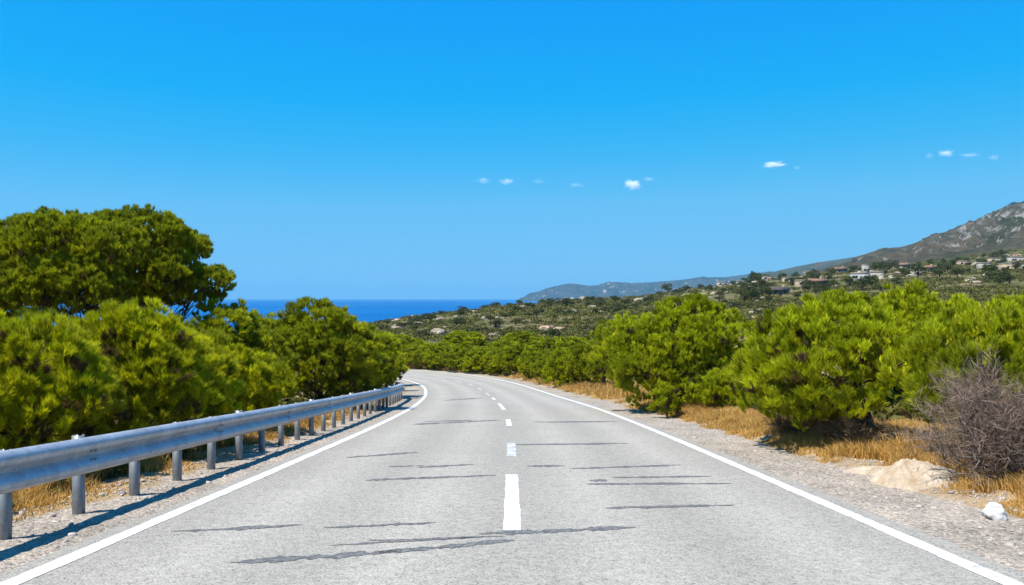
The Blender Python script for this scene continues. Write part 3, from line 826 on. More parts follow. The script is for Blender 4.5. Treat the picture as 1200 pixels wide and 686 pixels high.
# right of the road
px_tree('pine_tree', 'large round pine beside the right verge before the bend, dark trunk inside', 795, 30, 176, 349, 496, 31, 22, 0.30, 32, 0.026, 0.95, 'pine_green', RG, rad=0.13, taper=0.12, up=0.85, size=0.30)
px_tree('pine_bush', 'small round green bush at the foot of the large round pine', 781, 26.4, 34, 449, 520, 32, 8, 0.2, 28, 0.024, 1.2, 'pine_green', RG, 'pine bush')
px_tree('pine_bush', 'green bush between the small round bush and the leafier one beside it', 822, 27.2, 44, 441, 520, 33, 9, 0.22, 28, 0.025, 1.15, 'pine_green', RG, 'pine bush')
px_tree('pine_bush', 'leafy green bush right of the large round pine trunk', 858, 26.2, 60, 428, 520, 34, 11, 0.22, 28, 0.024, 1.1, 'pine_green', RG, 'pine bush')
px_tree('pine_tree', 'narrow dark pine standing just left of the large round pine', 709, 52, 42, 377, 500, 35, 14, 0.36, 24, 0.044, 1.1, 'pine_far', RG, flat=1.1)
px_tree('pine_tree', 'big spreading pine with leaning bare trunk over dry grass', 1036, 16.3, 205, 350, 540, 37, 30, 0.25, 34, 0.0165, 1.0, 'pine_green', RG, rad=0.1, lean=(-0.7, 0.1), brown=0.08, up=0.9, floor=-0.6, off=-0.92, drop=lambda x, zz: x > -1.1 and zz < 0.58)
px_tree('pine_tree', 'bright green pine behind the leaning pine, its top against the village', 1080, 23, 160, 336, 540, 38, 18, 0.27, 28, 0.022, 1.0, 'pine_green', RG)
px_tree('pine_tree', 'green pine behind the spreading pine left of its top', 1000, 26, 110, 342, 450, 39, 13, 0.28, 24, 0.025, 1.0, 'pine_green', RG)
px_tree('pine_bush', 'bright green pine directly above and behind the dead grey bush', 1168, 12.4, 212, 362, 560, 40, 18, 0.21, 34, 0.012, 1.0, 'pine_green', RG, 'pine bush', up=0.85, drop=lambda x, zz: x < -0.2 and zz < 0.3)
px_tree('pine_bush', 'bright green pine at the edge of the photo right of the dead bush', 1260, 13.4, 190, 352, 520, 41, 14, 0.21, 30, 0.013, 1.0, 'pine', RG, 'pine bush', up=0.85)
px_tree('pine_tree', 'grey green pine far behind the dead bush at the photo edge', 1205, 34, 110, 343, 440, 42, 12, 0.32, 22, 0.032, 0.9, 'pine_far', RG)

# --- rows beyond the bend: a few built trees, copied
def far_proto(seed, w, h, n, tl, K, wn, mat):
    r = np.random.default_rng(seed)
    lobes = auto_lobes(r, w, w, 0.0, h, n, 0.42, 0.95, 0.05)
    cm, _ = crown(r, lobes, (0, 0, 0.35 * h), tl, K, wn, 1.0, 0.04, 0.6)
    lobes = fit(cm, lobes, h, w)
    tm = trunk_mesh(r, 0.7 * h, lobes, 0.1)
    if len(cm.materials) == 0: cm.materials.append(M[mat])
    tm.materials.append(M['bark'])
    return tm, cm
FP = [far_proto(60 + i, 4.4, 3.9, 16, 0.42, 22, 0.07, 'pine_far') for i in range(5)]
def far_tree(i, x, y, w, h, label, group, name='pine_tree', cat='pine tree'):
    tm, cm = FP[i % len(FP)]
    root = empty(name, (x, y, gz(x, y)), rz=(i * 2.399) % 6.28); root.scale = (w / 4.4, w / 4.4, h / 3.9)
    tag(root, label, cat, group)
    obj('trunk', tm, None, root); obj('crown', cm, None, root)
row = [(455, 98, 50, 392), (478, 93, 50, 396), (500, 89, 48, 402), (522, 86, 44, 402), (545, 83, 46, 401), (566, 80, 42, 407), (588, 77, 38, 409), (605, 75, 44, 403), (628, 69, 38, 408), (646, 63, 36, 413),
       (660, 58, 38, 409), (682, 56, 36, 403), (648, 80, 58, 396), (680, 72, 60, 396)]
for i, (p, d, w, yt) in enumerate(row):
    x = (p - 600) / 1000 * d; g = gz(x, d)
    far_tree(i, x, d, w / 1000 * d * 1.1, -(yt - 350) / 1000 * d - g, 'rounded green pine in the row lining the outside of the far bend', 'pines along the outside of the bend')
row2 = [(440, 122, 60, 391), (470, 112, 50, 393), (541, 106, 46, 388), (612, 104, 44, 388), (590, 98, 40, 402), (680, 100, 46, 396), (735, 90, 70, 386), (760, 70, 70, 382), (405, 130, 60, 392), (720, 66, 44, 394)]
for i, (p, d, w, yt) in enumerate(row2):
    x = (p - 600) / 1000 * d; g = gz(x, d)
    far_tree(i + 3, x, d, w / 1000 * d * 1.05, max(2.2, -(yt - 350) / 1000 * d - g), 'rounded green pine standing behind the row along the bend', 'second row of pines behind the bend')

# ------------------------------------------------------------------ dead bush
def dead_bush(name, label, x, y, w, h, seed, nb, depth, spread=1.0, rad=0.035, mat_t='deadwood', group=None, tw=0.0035, tm='deadleaf'):
    r = np.random.default_rng(seed); g = gz(x, y)
    root = empty(name, (x, y, g)); tag(root, label, 'dead bush', group)
    st = MB(); ends = []
    for i in range(nb):
        a = i * 2.399 + r.uniform(-.3, .3); el = r.uniform(0.25, 1.25)
        e = np.array([math.cos(a) * math.cos(el) * w * 0.5 * spread, math.sin(a) * math.cos(el) * w * 0.5, math.sin(el) * h * 0.85 + 0.05])
        b0 = np.array([r.normal(0, 0.08), r.normal(0, 0.08), -0.05])
        P = limb(r, b0, e, r.uniform(-0.12, 0.12), 9, 0.07)
        st.tube(P, np.linspace(rad * r.uniform(0.5, 1.0), 0.005, 9), 5)
        for k in range(3, 9):
            for _ in range(2):
                d = unit(0.5 * unit(P[k] - b0) + 0.9 * rand_dirs(r, 1)[0] + np.array([0, 0, 0.25]))
                L = r.uniform(0.2, 0.42) * w * 0.55
                Q = limb(r, P[k], P[k] + d * L, r.uniform(-.1, .1), 6, 0.09)
                st.tube(Q, np.linspace(0.009, 0.003, 6), 4)
                ends.append(Q)
    # fine twigs: thin flat slivers sprouting from the branchlets
    PP = np.concatenate([q[1:] for q in ends])
    sel = r.integers(0, len(PP), depth)
    P = PP[sel] + r.normal(0, 0.035, (depth, 3)); P[:, 2] = np.maximum(P[:, 2], 0.02)
    A = unit(unit(P - np.array([0, 0, 0.1 * h])) * 0.6 + r.normal(0, 0.65, (depth, 3)) + np.array([0, 0, 0.2]))
    V, F, T = tuft_cloud(r, P, A, 0.10, 3, 0.24, tw, np.clip(r.normal(0.5, 0.25, depth), 0.12, 1), (0.1, 1.0))
    obj('branches', st.mesh('branches', True), M[mat_t], root)
    obj('twigs', mesh_np('twigs', V, F, T), M[tm], root)
    return root
dead_bush('dead_bush', 'big dry grey leafless bush of tangled twigs at the right verge', 6.35, 10.9, 2.25, 1.55, 3, 42, 6400, 1.0, 0.05, tw=0.0045)
dead_bush('dead_bush', 'small brown withered shrub in the shade under the leaning pine', 6.15, 15.3, 1.4, 0.36, 4, 12, 2200, 1.0, 0.012, tw=0.007, tm='brownleaf')
dead_bush('dead_bush', 'thin brown dry shrub beside tan grass left of the leaning pine', 5.75, 17.6, 0.8, 0.4, 6, 9, 1200, 1.0, 0.01, tw=0.008, tm='brownleaf')

# ------------------------------------------------------------------ dry grass, weeds
def grass_mass(name, X, Y, H, W, mat, lean=0.5, tmean=0.55, seed=1):
    r = np.random.default_rng(seed); n = len(X)
    Z = ground_z(X, Y) - 0.02
    a = r.uniform(0, 6.28, n); l = np.abs(r.normal(0, lean, n)) * H
    B = np.stack([X, Y, Z], -1)
    d = np.stack([np.cos(a) * l, np.sin(a) * l, H], -1)
    wv = np.stack([np.sin(a + r.normal(0, 1, n)), np.cos(a + r.normal(0, 1, n)), np.zeros(n)], -1) * W[:, None] * 0.5
    mid = B + d * np.array([0.35, 0.35, 0.6]) + wv * 0.8
    mid2 = B + d * np.array([0.35, 0.35, 0.6]) - wv * 0.8
    V = np.stack([B - wv, B + wv, mid, B + d, mid2], 1).reshape(-1, 3)
    i = np.arange(n) * 5
    Fq = np.stack([i, i + 1, i + 2, i + 4], -1); Ft = np.stack([i + 4, i + 2, i + 3], -1)
    F = np.concatenate([np.stack([i, i + 1, i + 2], -1), np.stack([i, i + 2, i + 4], -1), Ft])
    patch = fbm(X / 0.9, Y / 0.9, 5, 3) * 0.25
    T = np.repeat(np.clip(tmean + patch + r.normal(0, 0.15, n), 0.11, 1), 5)
    return tag(obj(name, mesh_np(name, V, F, T), mat), kind='stuff')
def verge(r, n, s0, s1, qa, qb, power=1.0, clump=0.35, thr=-0.15):
    S = s0 + (s1 - s0) * r.random(n) ** power; Q = qa + (qb - qa) * r.random(n)
    P = rp(S, Q); X, Y = P[:, 0], P[:, 1]
    m = fbm(X / clump / 2, Y / clump / 2, 44, 3) + 0.4 * fbm(X / 2.5, Y / 2.5, 46, 2)
    k = m > thr + r.random(n) * 0.25
    return S[k], Q[k], X[k], Y[k]
r = np.random.default_rng(99)
S, Q, X, Y = verge(r, 300000, 7, 34, 5.0, 9.5, 1.6, thr=-0.30)
hh = (0.06 + 0.27 * sstep(5.0, 6.3, Q)) * (0.7 + 0.6 * vnoise(X / 0.5, Y / 0.5, 8)) * r.uniform(0.6, 1.2, len(X))
hh *= np.where(S < 12.5, 0.7, 1.0) * (1 - 0.45 * sstep(6.4, 7.6, Q))
grass_mass('dry_grass', X, Y, hh, 0.0055 + 0.0005 * S, M['straw'], 0.55, 0.62, 1)
S, Q, X, Y = verge(r, 90000, 2, 60, 9.3, 26, 1.2, 0.6, -0.25)
grass_mass('dry_grass', X, Y, 0.22 * r.uniform(0.5, 1.2, len(X)), 0.02 + 0.0004 * S, M['straw'], 0.6, 0.52, 4)
S, Q, X, Y = verge(r, 60000, 30, 95, 4.7, 11, 1.3, 0.6)
hh = (0.14 + 0.3 * sstep(4.9, 6.5, Q)) * r.uniform(0.6, 1.2, len(X)) * (0.6 + 0.7 * vnoise(X / 0.9, Y / 0.9, 8))
grass_mass('dry_grass', X, Y, hh, 0.02 + 0.0004 * S, M['straw'], 0.5, 0.58, 2)
S, Q, X, Y = verge(r, 150000, 4, 48, -4.8, -7.2, 1.4, 0.3, -0.12)
hh = (0.05 + 0.30 * sstep(-4.9, -5.9, Q)) * r.uniform(0.4, 1.2, len(X))
hh = (0.05 + 0.30 * sstep(4.9, 5.9, -Q)) * r.uniform(0.4, 1.2, len(X))
grass_mass('dry_grass', X, Y, hh, 0.006 + 0.0005 * S, M['straw'], 0.6, 0.5, 3)

def weed(x, y, w, h, seed, label, mat='weed', group='weeds behind the barrier'):
    r = np.random.default_rng(seed); g = gz(x, y)
    n = 90
    u = rand_dirs(r, n); u[:, 2] = np.abs(u[:, 2])
    P = u * np.array([w / 2, w / 2, h]) * r.uniform(0.4, 0.95, n)[:, None]
    A = unit(u * 0.5 + np.array([0, 0, 0.7]) + r.normal(0, 0.3, (n, 3)))
    V, F, T = tuft_cloud(r, P, A, 0.06, 14, 0.09, 0.014, np.clip(r.normal(0.5, 0.2, n), 0.11, 1), (0.3, 1.3))
    st = MB()
    for k in range(0, n, 6): st.tube(limb(r, (0, 0, -0.03), P[k], 0.0, 4, 0.05), [0.006, 0.005, 0.004, 0.003], 4)
    root = empty('weed', (x, y, g)); tag(root, label, 'weed', group)
    obj('stem', st.mesh('stem'), M['wood'], root); obj('leaves', mesh_np('leaves', V, F, T), M[mat], root)
for k, (s, q, w, h, lab) in enumerate([(8.2, -5.15, 0.42, 0.30, 'grey green weed on the soil behind the barrier, lowest in the photo'), (8.9, -5.5, 0.6, 0.42, 'leafy green weed against the dark shrubs behind the nearest full post'),
                                      (10.6, -5.75, 0.7, 0.5, 'green weed clump between the second and third barrier posts'), (12.4, -5.8, 0.7, 0.45, 'olive weed clump behind the third barrier post'),
                                      (14.6, -5.7, 0.6, 0.4, 'low yellow green weed behind the barrier below the low rounded pine bush'), (7.5, -5.6, 0.7, 0.5, 'green weed at the photo edge behind the barrier')]):
    P = rp(s, q); weed(float(P[0]), float(P[1]), w, h, 200 + k, lab)

# ------------------------------------------------------------------ rocks near the road
SV, SF = subdiv(IV, IF, 3)
def rock_mesh(seed, sx, sy, sz, rough=0.28, cut=0.5, name='boulder'):
    r = np.random.default_rng(seed)
    V = SV.copy()
    for _ in range(7):                                   # planar chips
        n = rand_dirs(r, 1)[0]; d = r.uniform(0.55, 0.9); p = V @ n
        V = V - np.maximum(p - d, 0)[:, None] * n * cut * 1.8
    f = 1 + rough * (fbm(V[:, 0] * 1.6 + seed, V[:, 1] * 1.6 + V[:, 2] * 1.3, seed, 4)) + 0.10 * fbm(V[:, 0] * 6 + seed, V[:, 1] * 6 + V[:, 2] * 5, seed + 3, 3)
    V = V * f[:, None] * np.array([sx, sy, sz])
    return mesh_np(name, V, SF, smooth=False)
def boulder(px, py, d, sx, sy, sz, seed, mat, label, group=None, sink=0.25, name='boulder', rz=0.0):
    x = (px - 600) / 1000 * d; g = gz(x, d)
    o = obj(name, rock_mesh(seed, sx, sy, sz), M[mat], None, (x, d, g + sz * (1 - 2 * sink)))
    o.rotation_euler = (0, 0, rz); tag(o, label, 'rock', group); return o
o = boulder(1166, 606, 8.75, 0.125, 0.14, 0.135, 3, 'white_stone', 'smooth white rock lying at the grass edge on the right gravel', None, 0.1, 'rock')
o.rotation_euler = (0.2, 0.5, 0.4)
boulder(1151, 635, 7.6, 0.035, 0.03, 0.02, 8, 'stone', 'small pale stone on the gravel below the white rock', None, 0.1, 'rock')
boulder(1195, 640, 7.45, 0.04, 0.035, 0.025, 9, 'white_stone', 'small white stone on the gravel at the photo edge', None, 0.1, 'rock')
# chalky mound in front of the dead bush
def mound(px, d, wx, wy, h, seed, label):
    x = (px - 600) / 1000 * d; r_ = np.linspace(-1, 1, 110); U, W = np.meshgrid(r_, r_)
    rad_ = np.sqrt(U ** 2 + W ** 2)
    X = x + U * wx; Y = d + W * wy
    Hh = h * np.clip(1 - rad_ ** 2, -0.5, 1) * (0.75 + 0.7 * fbm(X / 0.45, Y / 0.45, seed, 3)) + (0.22 * h + 0.05) * (ridged(X / 0.34, Y / 0.34, seed + 2, 5) - 0.5) * np.clip(1.4 - rad_ ** 2, 0, 1)
    Z = ground_z(X, Y) + Hh
    V = np.stack([X - x, Y - d, Z - gz(x, d)], -1).reshape(-1, 3); na = 110
    i = np.arange(na - 1)[:, None] * na + np.arange(na - 1)[None, :]
    F = np.stack([i, i + 1, i + na + 1, i + na], -1).reshape(-1, 4)
    o = obj('earth_mound', mesh_np('earth_mound', V, F, smooth=False), M['mound'], None, (x, d, gz(x, d)))
    tag(o, label, 'mound')
mound(1062, 11.5, 0.75, 0.95, 0.24, 5, 'pale chalky earth mound in front of the dead bush')
mound(1012, 12.3, 0.6, 0.8, 0.10, 6, 'low whitish bare earth patch left of the chalky mound')
mound(880, 27, 0.9, 1.6, 0.35, 7, 'small tan earth hump in the dry grass under the right pines')

# ------------------------------------------------------------------ hillside: scrub, bushes, rocks, houses, trees
def leaf_blob(r, P, R, n, ls):
    """P (m,3) centres, R (m,3) radii -> leaf quads"""
    m = len(P)
    u = rand_dirs(r, m * n).reshape(m, n, 3); u[..., 2] = np.where(u[..., 2] < -0.2, -u[..., 2], u[..., 2])
    f = r.uniform(0.55, 1.08, (m, n)) * (1 + 0.2 * np.sin(u[..., 0] * 5 + P[:, :1]) * np.cos(u[..., 1] * 4))
    C = P[:, None] + u * R[:, None] * f[..., None]
    s = ls * R.mean(1)[:, None, None] * r.uniform(0.6, 1.3, (m, n, 1))
    a = rand_dirs(r, m * n).reshape(m, n, 3) * s; b = unit(np.cross(a, rand_dirs(r, m * n).reshape(m, n, 3))) * s * 0.7
    V = np.stack([C - a, C + b * 0.8, C + a, C - b], 2).reshape(-1, 3)
    return V, np.arange(m * n * 4).reshape(-1, 4)
r = np.random.default_rng(31)
def hill_points(r, n, p0, p1, d0, d1, pw=1.0):
    d = np.exp(np.log(d0) + (np.log(d1) - np.log(d0)) * r.random(n) ** pw); p = r.uniform(p0, p1, n)
    x = (p - 600) / 1000 * d
    z = ground_z(x, d)
    k = z > SEA_Z + 0.5
    return p[k], d[k], x[k], z[k]
p, d, x, z = hill_points(r, 17000, 380, 1330, 122, 720, 0.8)
cov = 1.5 * fbm(x / 34, d / 34, 51, 4) + 0.10
k = cov > -0.16 + r.random(len(x)) * 0.2
p, d, x, z = p[k], d[k], x[k], z[k]
nx, ny = [], []
for (pa, pb, da, db, cnt) in ((-500, 440, 17, 125, 2600), (440, 640, 95, 125, 500), (640, 2000, 20, 125, 2200), (1330, 2400, 125, 700, 3500)):
    dd_ = np.exp(r.uniform(math.log(da), math.log(db), cnt)); xx_ = (r.uniform(pa, pb, cnt) - 600) / 1000 * dd_
    s_, q_ = road_sq(xx_, dd_); kk_ = (np.abs(q_) > 8.5); nx.append(xx_[kk_]); ny.append(dd_[kk_])
p2, d2, x2, z2 = hill_points(r, 5200, 870, 1750, 700, 1500, 1.0)
nx.append(x2); ny.append(d2)
nx = np.concatenate(nx); ny = np.concatenate(ny)
x = np.concatenate([x, nx]); d = np.concatenate([d, ny]); z = np.concatenate([z, ground_z(nx, ny)])
R = np.stack([r.uniform(0.5, 1.5, len(x)), r.uniform(0.5, 1.5, len(x)), r.uniform(0.35, 0.9, len(x))], -1) * (0.65 + d / 650)[:, None]
V, F = leaf_blob(r, np.stack([x, d, z + R[:, 2] * 0.2], -1), R, 34, 0.24)
T = np.repeat(np.clip(r.normal(0.45, 0.2, len(x)) + fbm(x / 40, d / 40, 53, 3) * 0.3, 0.11, 1), 34 * 4)
tag(obj('scrub', mesh_np('scrub', V, F, T), M['scrub']), kind='stuff')

BP = []
for i in range(6):
    rr = np.random.default_rng(300 + i)
    m = 7
    P = np.stack([rr.normal(0, 0.42, m), rr.normal(0, 0.42, m), rr.uniform(0.45, 1.1, m)], -1)
    Rb = np.stack([rr.uniform(0.4, 0.7, m), rr.uniform(0.4, 0.7, m), rr.uniform(0.32, 0.55, m)], -1)
    V, F = leaf_blob(rr, P, Rb, 110, 0.17)
    T = np.repeat(np.clip(np.repeat(rr.normal(0.32, 0.1, m), 110) + rr.normal(0, 0.07, m * 110), 0.11, 1), 4)
    cm = mesh_np('crown', V, F, T); cm.materials.append(M['hill_leaf'])
    mb = MB()
    mb.tube([(0, 0, -0.3), (0.03, 0, 0.4), (0, 0.02, 0.9)], [0.11, 0.08, 0.04], 6)
    for j in range(m): mb.tube(limb(rr, (0.02, 0, 0.35), P[j], 0, 4), [0.05, 0.04, 0.03, 0.02], 4)
    tm = mb.mesh('trunk'); tm.materials.append(M['bark'])
    BP.append((tm, cm))
def hill_bush(i, x, y, z, s, sz, label, group, name='bush', cat='bush'):
    tm, cm = BP[i % 6]
    root = empty(name, (x, y, z), rz=(i * 1.7) % 6.28); root.scale = (s, s, sz)
    tag(root, label, cat, group)
    obj('trunk', tm, None, root); obj('crown', cm, None, root)
p, d, x, z = hill_points(r, 230, 425, 905, 140, 560, 0.8)
for i in range(min(len(x), 170)):
    s = r.uniform(1.1, 2.1) * (0.7 + d[i] / 700)
    hill_bush(i, x[i], d[i], z[i], s, s * r.uniform(0.6, 0.95), 'dark rounded bush dotted on the scrubby slope below the sea horizon', 'bushes on the scrubby slope')
p, d, x, z = hill_points(r, 150, 850, 1290, 240, 760, 0.7)
for i in range(min(len(x), 150)):
    s = r.uniform(1.5, 3.0) * (0.7 + d[i] / 900)
    hill_bush(i + 2, x[i], d[i], z[i], s, s * r.uniform(0.8, 1.2), 'dark green tree between the houses of the hillside village', 'trees among the village houses', 'tree', 'tree')

RP = [rock_mesh(400 + i, 1.0, 0.8, 0.55, 0.35) for i in range(6)]
RPk = [rock_mesh(410 + i, 1.0, 0.8, 0.45, 0.35) for i in range(3)]
for m_ in RP: m_.materials.append(M['hillrock'])
for m_ in RPk: m_.materials.append(M['pinkrock'])
def hill_rock(i, x, y, s, label, group, pink=False, zs=1.0):
    o = obj('boulder', (RPk if pink else RP)[i % (3 if pink else 6)], None, None, (x, y, gz(x, y) + 0.1 * s)); o.scale = (s, s, s * zs); o.rotation_euler = (0, 0, (i * 2.1) % 6.28)
    tag(o, label, 'rock', group)
big = [(513, 399, 190, 2.4, 1.25, 0, 'pale pointed boulder on the slope just above the bend trees'), (497, 381, 300, 3.2, 0.9, 1, 'brownish rock outcrop high on the slope left of centre'),
       (515, 382, 290, 3.0, 0.9, 0, 'pale rock outcrop beside the brownish one high on the slope'), (468, 391, 240, 3.2, 0.7, 0, 'low grey rock ledge at the left end of the slope'),
       (441, 388, 260, 2.2, 0.8, 0, 'pale rock at the far left end of the slope'), (555, 374, 330, 3.4, 1.0, 0, 'pale boulder pair high on the middle of the slope'),
       (533, 404, 180, 2.3, 0.8, 0, 'grey boulder just right of the pale pointed one'), (640, 395, 190, 3.0, 0.9, 1, 'pinkish rock outcrop low on the slope right of centre'),
       (656, 400, 185, 2.4, 0.8, 1, 'small pinkish rock right of the pink outcrop'), (685, 358, 520, 4.6, 1.1, 0, 'pale cliffy outcrop on the crest in front of the cape'),
       (665, 357, 520, 5.0, 0.7, 0, 'long pale rock band on the crest at the edge of the sea'), (750, 360, 380, 4.0, 0.9, 0, 'grey slanted rock near the crest right of centre'),
       (700, 375, 270, 3.4, 0.6, 0, 'flat pale ledge in the middle of the slope')]
for i, (px_, py_, dd, s, zs, pk, lab) in enumerate(big):
    hill_rock(i, (px_ - 600) / 1000 * dd, dd, s * 0.78, lab, 'rocks on the scrubby slope', pk, zs)
p, d, x, z = hill_points(r, 190, 430, 900, 150, 560, 0.75)
for i in range(min(len(x), 120)):
    hill_rock(i, x[i], d[i], r.uniform(0.5, 1.7) * (0.5 + d[i] / 500), 'small pale rock showing between the bushes of the scrubby slope', 'rocks on the scrubby slope', i % 5 == 0, r.uniform(0.6, 1.1))
p, d, x, z = hill_points(r, 190, 830, 1260, 250, 760, 0.7)
for i in range(min(len(x), 150)):
    hill_rock(i, x[i], d[i], r.uniform(0.9, 2.6) * (0.5 + d[i] / 700), 'pale rock or rubble lying between the village houses', 'rocks among the village houses', i % 3 == 0, r.uniform(0.5, 0.9))

def house(px, d, w, dp, h, label, wall='wall_white', roof='flat', rmat=None, rz=0.0, nwin=2, annex=None, name='house', cat='house', base=0.0):
    x = (px - 600) / 1000 * d; g = gz(x, d) + base; w, dp, h = w * 0.78, dp * 0.78, h * 0.78
    if annex: annex = tuple(v * 0.78 for v in annex)
    root = empty(name, (x, d, g), rz); tag(root, label, cat, 'houses on the hillside')
    mb = MB(); mb.box(-w / 2, w / 2, -dp / 2, dp / 2, -3.0, h)
    obj('wall', mb.mesh('wall'), M[wall], root)
    if roof == 'flat':
        mb = MB()
        mb.box(-w / 2 - .12, w / 2 + .12, -dp / 2 - .12, dp / 2 + .12, h + .003, h + .18)
        for (a, b, c, e) in ((-w / 2 - .12, w / 2 + .12, -dp / 2 - .12, -dp / 2 + .1), (-w / 2 - .12, w / 2 + .12, dp / 2 - .1, dp / 2 + .12)): mb.box(a, b, c, e, h + .183, h + .5)
        for (a, b) in ((-w / 2 - .12, -w / 2 + .1), (w / 2 - .1, w / 2 + .12)): mb.box(a, b, -dp / 2 + .102, dp / 2 - .102, h + .183, h + .5)
        obj('roof', mb.mesh('roof'), M[rmat or wall], root)
    else:
        e = 0.5; rh = 0.26 * dp
        V = [(-w / 2 - e, -dp / 2 - e, h + .004), (w / 2 + e, -dp / 2 - e, h + .004), (w / 2 + e, dp / 2 + e, h + .004), (-w / 2 - e, dp / 2 + e, h + .004), (-w / 2 - e, 0, h + rh), (w / 2 + e, 0, h + rh)]
        mb = MB(); mb.add(V, [(0, 1, 5, 4), (2, 3, 4, 5), (0, 4, 3), (1, 2, 5), (0, 3, 2, 1)])
        rf = obj('roof', mb.mesh('roof'), M[rmat or 'roof_tile'], root)
        mb = MB(); mb.box(w * .22, w * .22 + .6, 0.3, 0.9, h + .4, h + rh + .8); obj('chimney', mb.mesh('chimney'), M[wall], rf)
    mb = MB(); mb.box(-.5, .5, -dp / 2 - .06, -dp / 2 - .003, 0, 2.15); obj('door', mb.mesh('door'), M['wood'], root)
    for k in range(nwin):
        cx = (-1 if k % 2 == 0 else 1) * w * (0.27 + 0.14 * (k // 2))
        fr = MB(); fr.box(cx - .75, cx + .75, -dp / 2 - .07, -dp / 2 - .003, h * .38, h * .38 + 1.3)
        f = obj('window', fr.mesh('window'), M['wall_white' if wall != 'wall_white' else 'wall_grey'], root)
        pn = MB(); pn.box(cx - .6, cx + .6, -dp / 2 - .09, -dp / 2 - .073, h * .38 + .15, h * .38 + 1.15)
        obj('pane', pn.mesh('pane'), M['glass_dark'], f)
    if annex:
        aw, ah, ax = annex; mb = MB(); mb.box(ax - aw / 2, ax + aw / 2, -dp / 2 - 2.0, -dp / 2 - .12, -3, ah); obj('annex', mb.mesh('annex'), M[wall], root)
    return root
house(1007, 390, 9.5, 8, 4.0, 'grey walled flat-roofed block house above the spreading pine', 'wall_grey', rmat='wall_white', rz=-0.2, nwin=4)
house(1027, 396, 6.5, 7, 4.6, 'white flat-roofed house joined to the right of the grey block house', 'wall_white', rz=-0.2, annex=(2.4, 2.6, 1.5))
house(1014, 500, 4.0, 4, 7.0, 'slim white tower house above and behind the grey block house', 'wall_white', nwin=2)
house(1076, 430, 7, 7, 3.2, 'low white house with rounded white roofline between dark trees', 'wall_white', nwin=2)
house(1090, 455, 6, 6, 3.6, 'small terracotta roofed house right of the low white one', 'wall_sand', 'gable', rz=0.3)
house(958, 330, 8, 6, 3.0, 'low pinkish house with terracotta roof left of the grey block house', 'wall_pink', 'gable', rz=0.15, nwin=2)
house(941, 350, 7, 6, 3.0, 'sand coloured flat house left of the pinkish house', 'wall_sand', nwin=2)
house(913, 300, 7.5, 6, 2.4, 'dark roofed low building low on the village slope', 'wall_sand', 'gable', 'roof_dark', rz=-0.1)
house(884, 420, 7, 6, 3.2, 'pale flat house at the left end of the village', 'wall_white', nwin=2)
house(925, 480, 9, 7, 3.4, 'wide sand coloured house with flat roof high on the village slope', 'wall_sand', nwin=4)
house(868, 500, 6, 6, 3.4, 'small white house near the crest at the left of the village', 'wall_white')
house(846, 560, 8, 6, 3.6, 'tiny pale pair of walls on the crest left of the village', 'wall_white', nwin=2)
house(900, 600, 9, 6, 3.6, 'sand coloured long house on the crest under the blue ridge', 'wall_sand', nwin=4)
house(948, 640, 9, 7, 4.0, 'yellowish house on the crest beside the utility pole', 'wall_sand', nwin=4)
house(1187, 420, 14, 9, 4.6, 'big pale villa with flat roof at the photo edge', 'wall_sand', rmat='wall_white', nwin=4, annex=(4, 2.8, -3))
house(1153, 470, 7, 7, 4.0, 'white house left of the big pale villa', 'wall_white', nwin=2)
house(1192, 560, 14, 8, 4.0, 'long white house high behind the big pale villa', 'wall_white', nwin=4)
house(1166, 600, 11, 8, 3.8, 'sand coloured house up the slope behind the white house', 'wall_sand', nwin=4)
house(1128, 560, 9, 7, 3.8, 'pinkish flat house uphill between two dark trees', 'wall_pink', nwin=2)
house(1060, 620, 8, 7, 3.6, 'sand coloured house highest on the slope under the grey mountain', 'wall_sand', 'gable', nwin=2)
house(985, 560, 8, 7, 3.6, 'pale house with terracotta roof up behind the utility pole', 'wall_white', 'gable', nwin=2)

# utility pole on the crest
def pole(px, d, h, label):
    x = (px - 600) / 1000 * d; g = gz(x, d); root = empty('utility_pole', (x, d, g)); tag(root, label, 'utility pole')
    mb = MB(); mb.tube([(0, 0, -1), (0, 0, h)], [0.2, 0.13], 8); obj('shaft', mb.mesh('shaft'), M['wood'], root)
    mb = MB(); mb.box(-1.1, 1.1, -.08, .08, h - 1.0, h - .8); obj('crossarm', mb.mesh('crossarm'), M['wood'], root)
pole(957, 520, 9.5, 'thin utility pole standing on the crest above the village')

# lone tree on the mountain ridge, cypress near the village
hill_bush(1, (1186 - 600) / 1000 * 2090, 2090, (350 - 243) / 1000 * 2090, 8, 9, 'lone dark tree on the skyline of the grey mountain', 'skyline trees', 'tree', 'tree')
xx = (882 - 600) / 1000 * 590; hill_bush(2, xx, 590, gz(xx, 590), 1.8, 5.2, 'narrow dark cypress on the crest at the left of the village', 'skyline trees', 'cypress_tree', 'cypress')
xx = (783 - 600) / 1000 * 560; hill_bush(3, xx, 560, gz(xx, 560), 4.2, 4.2, 'round dark tree alone on the crest in front of the blue cape', 'skyline trees', 'tree', 'tree')

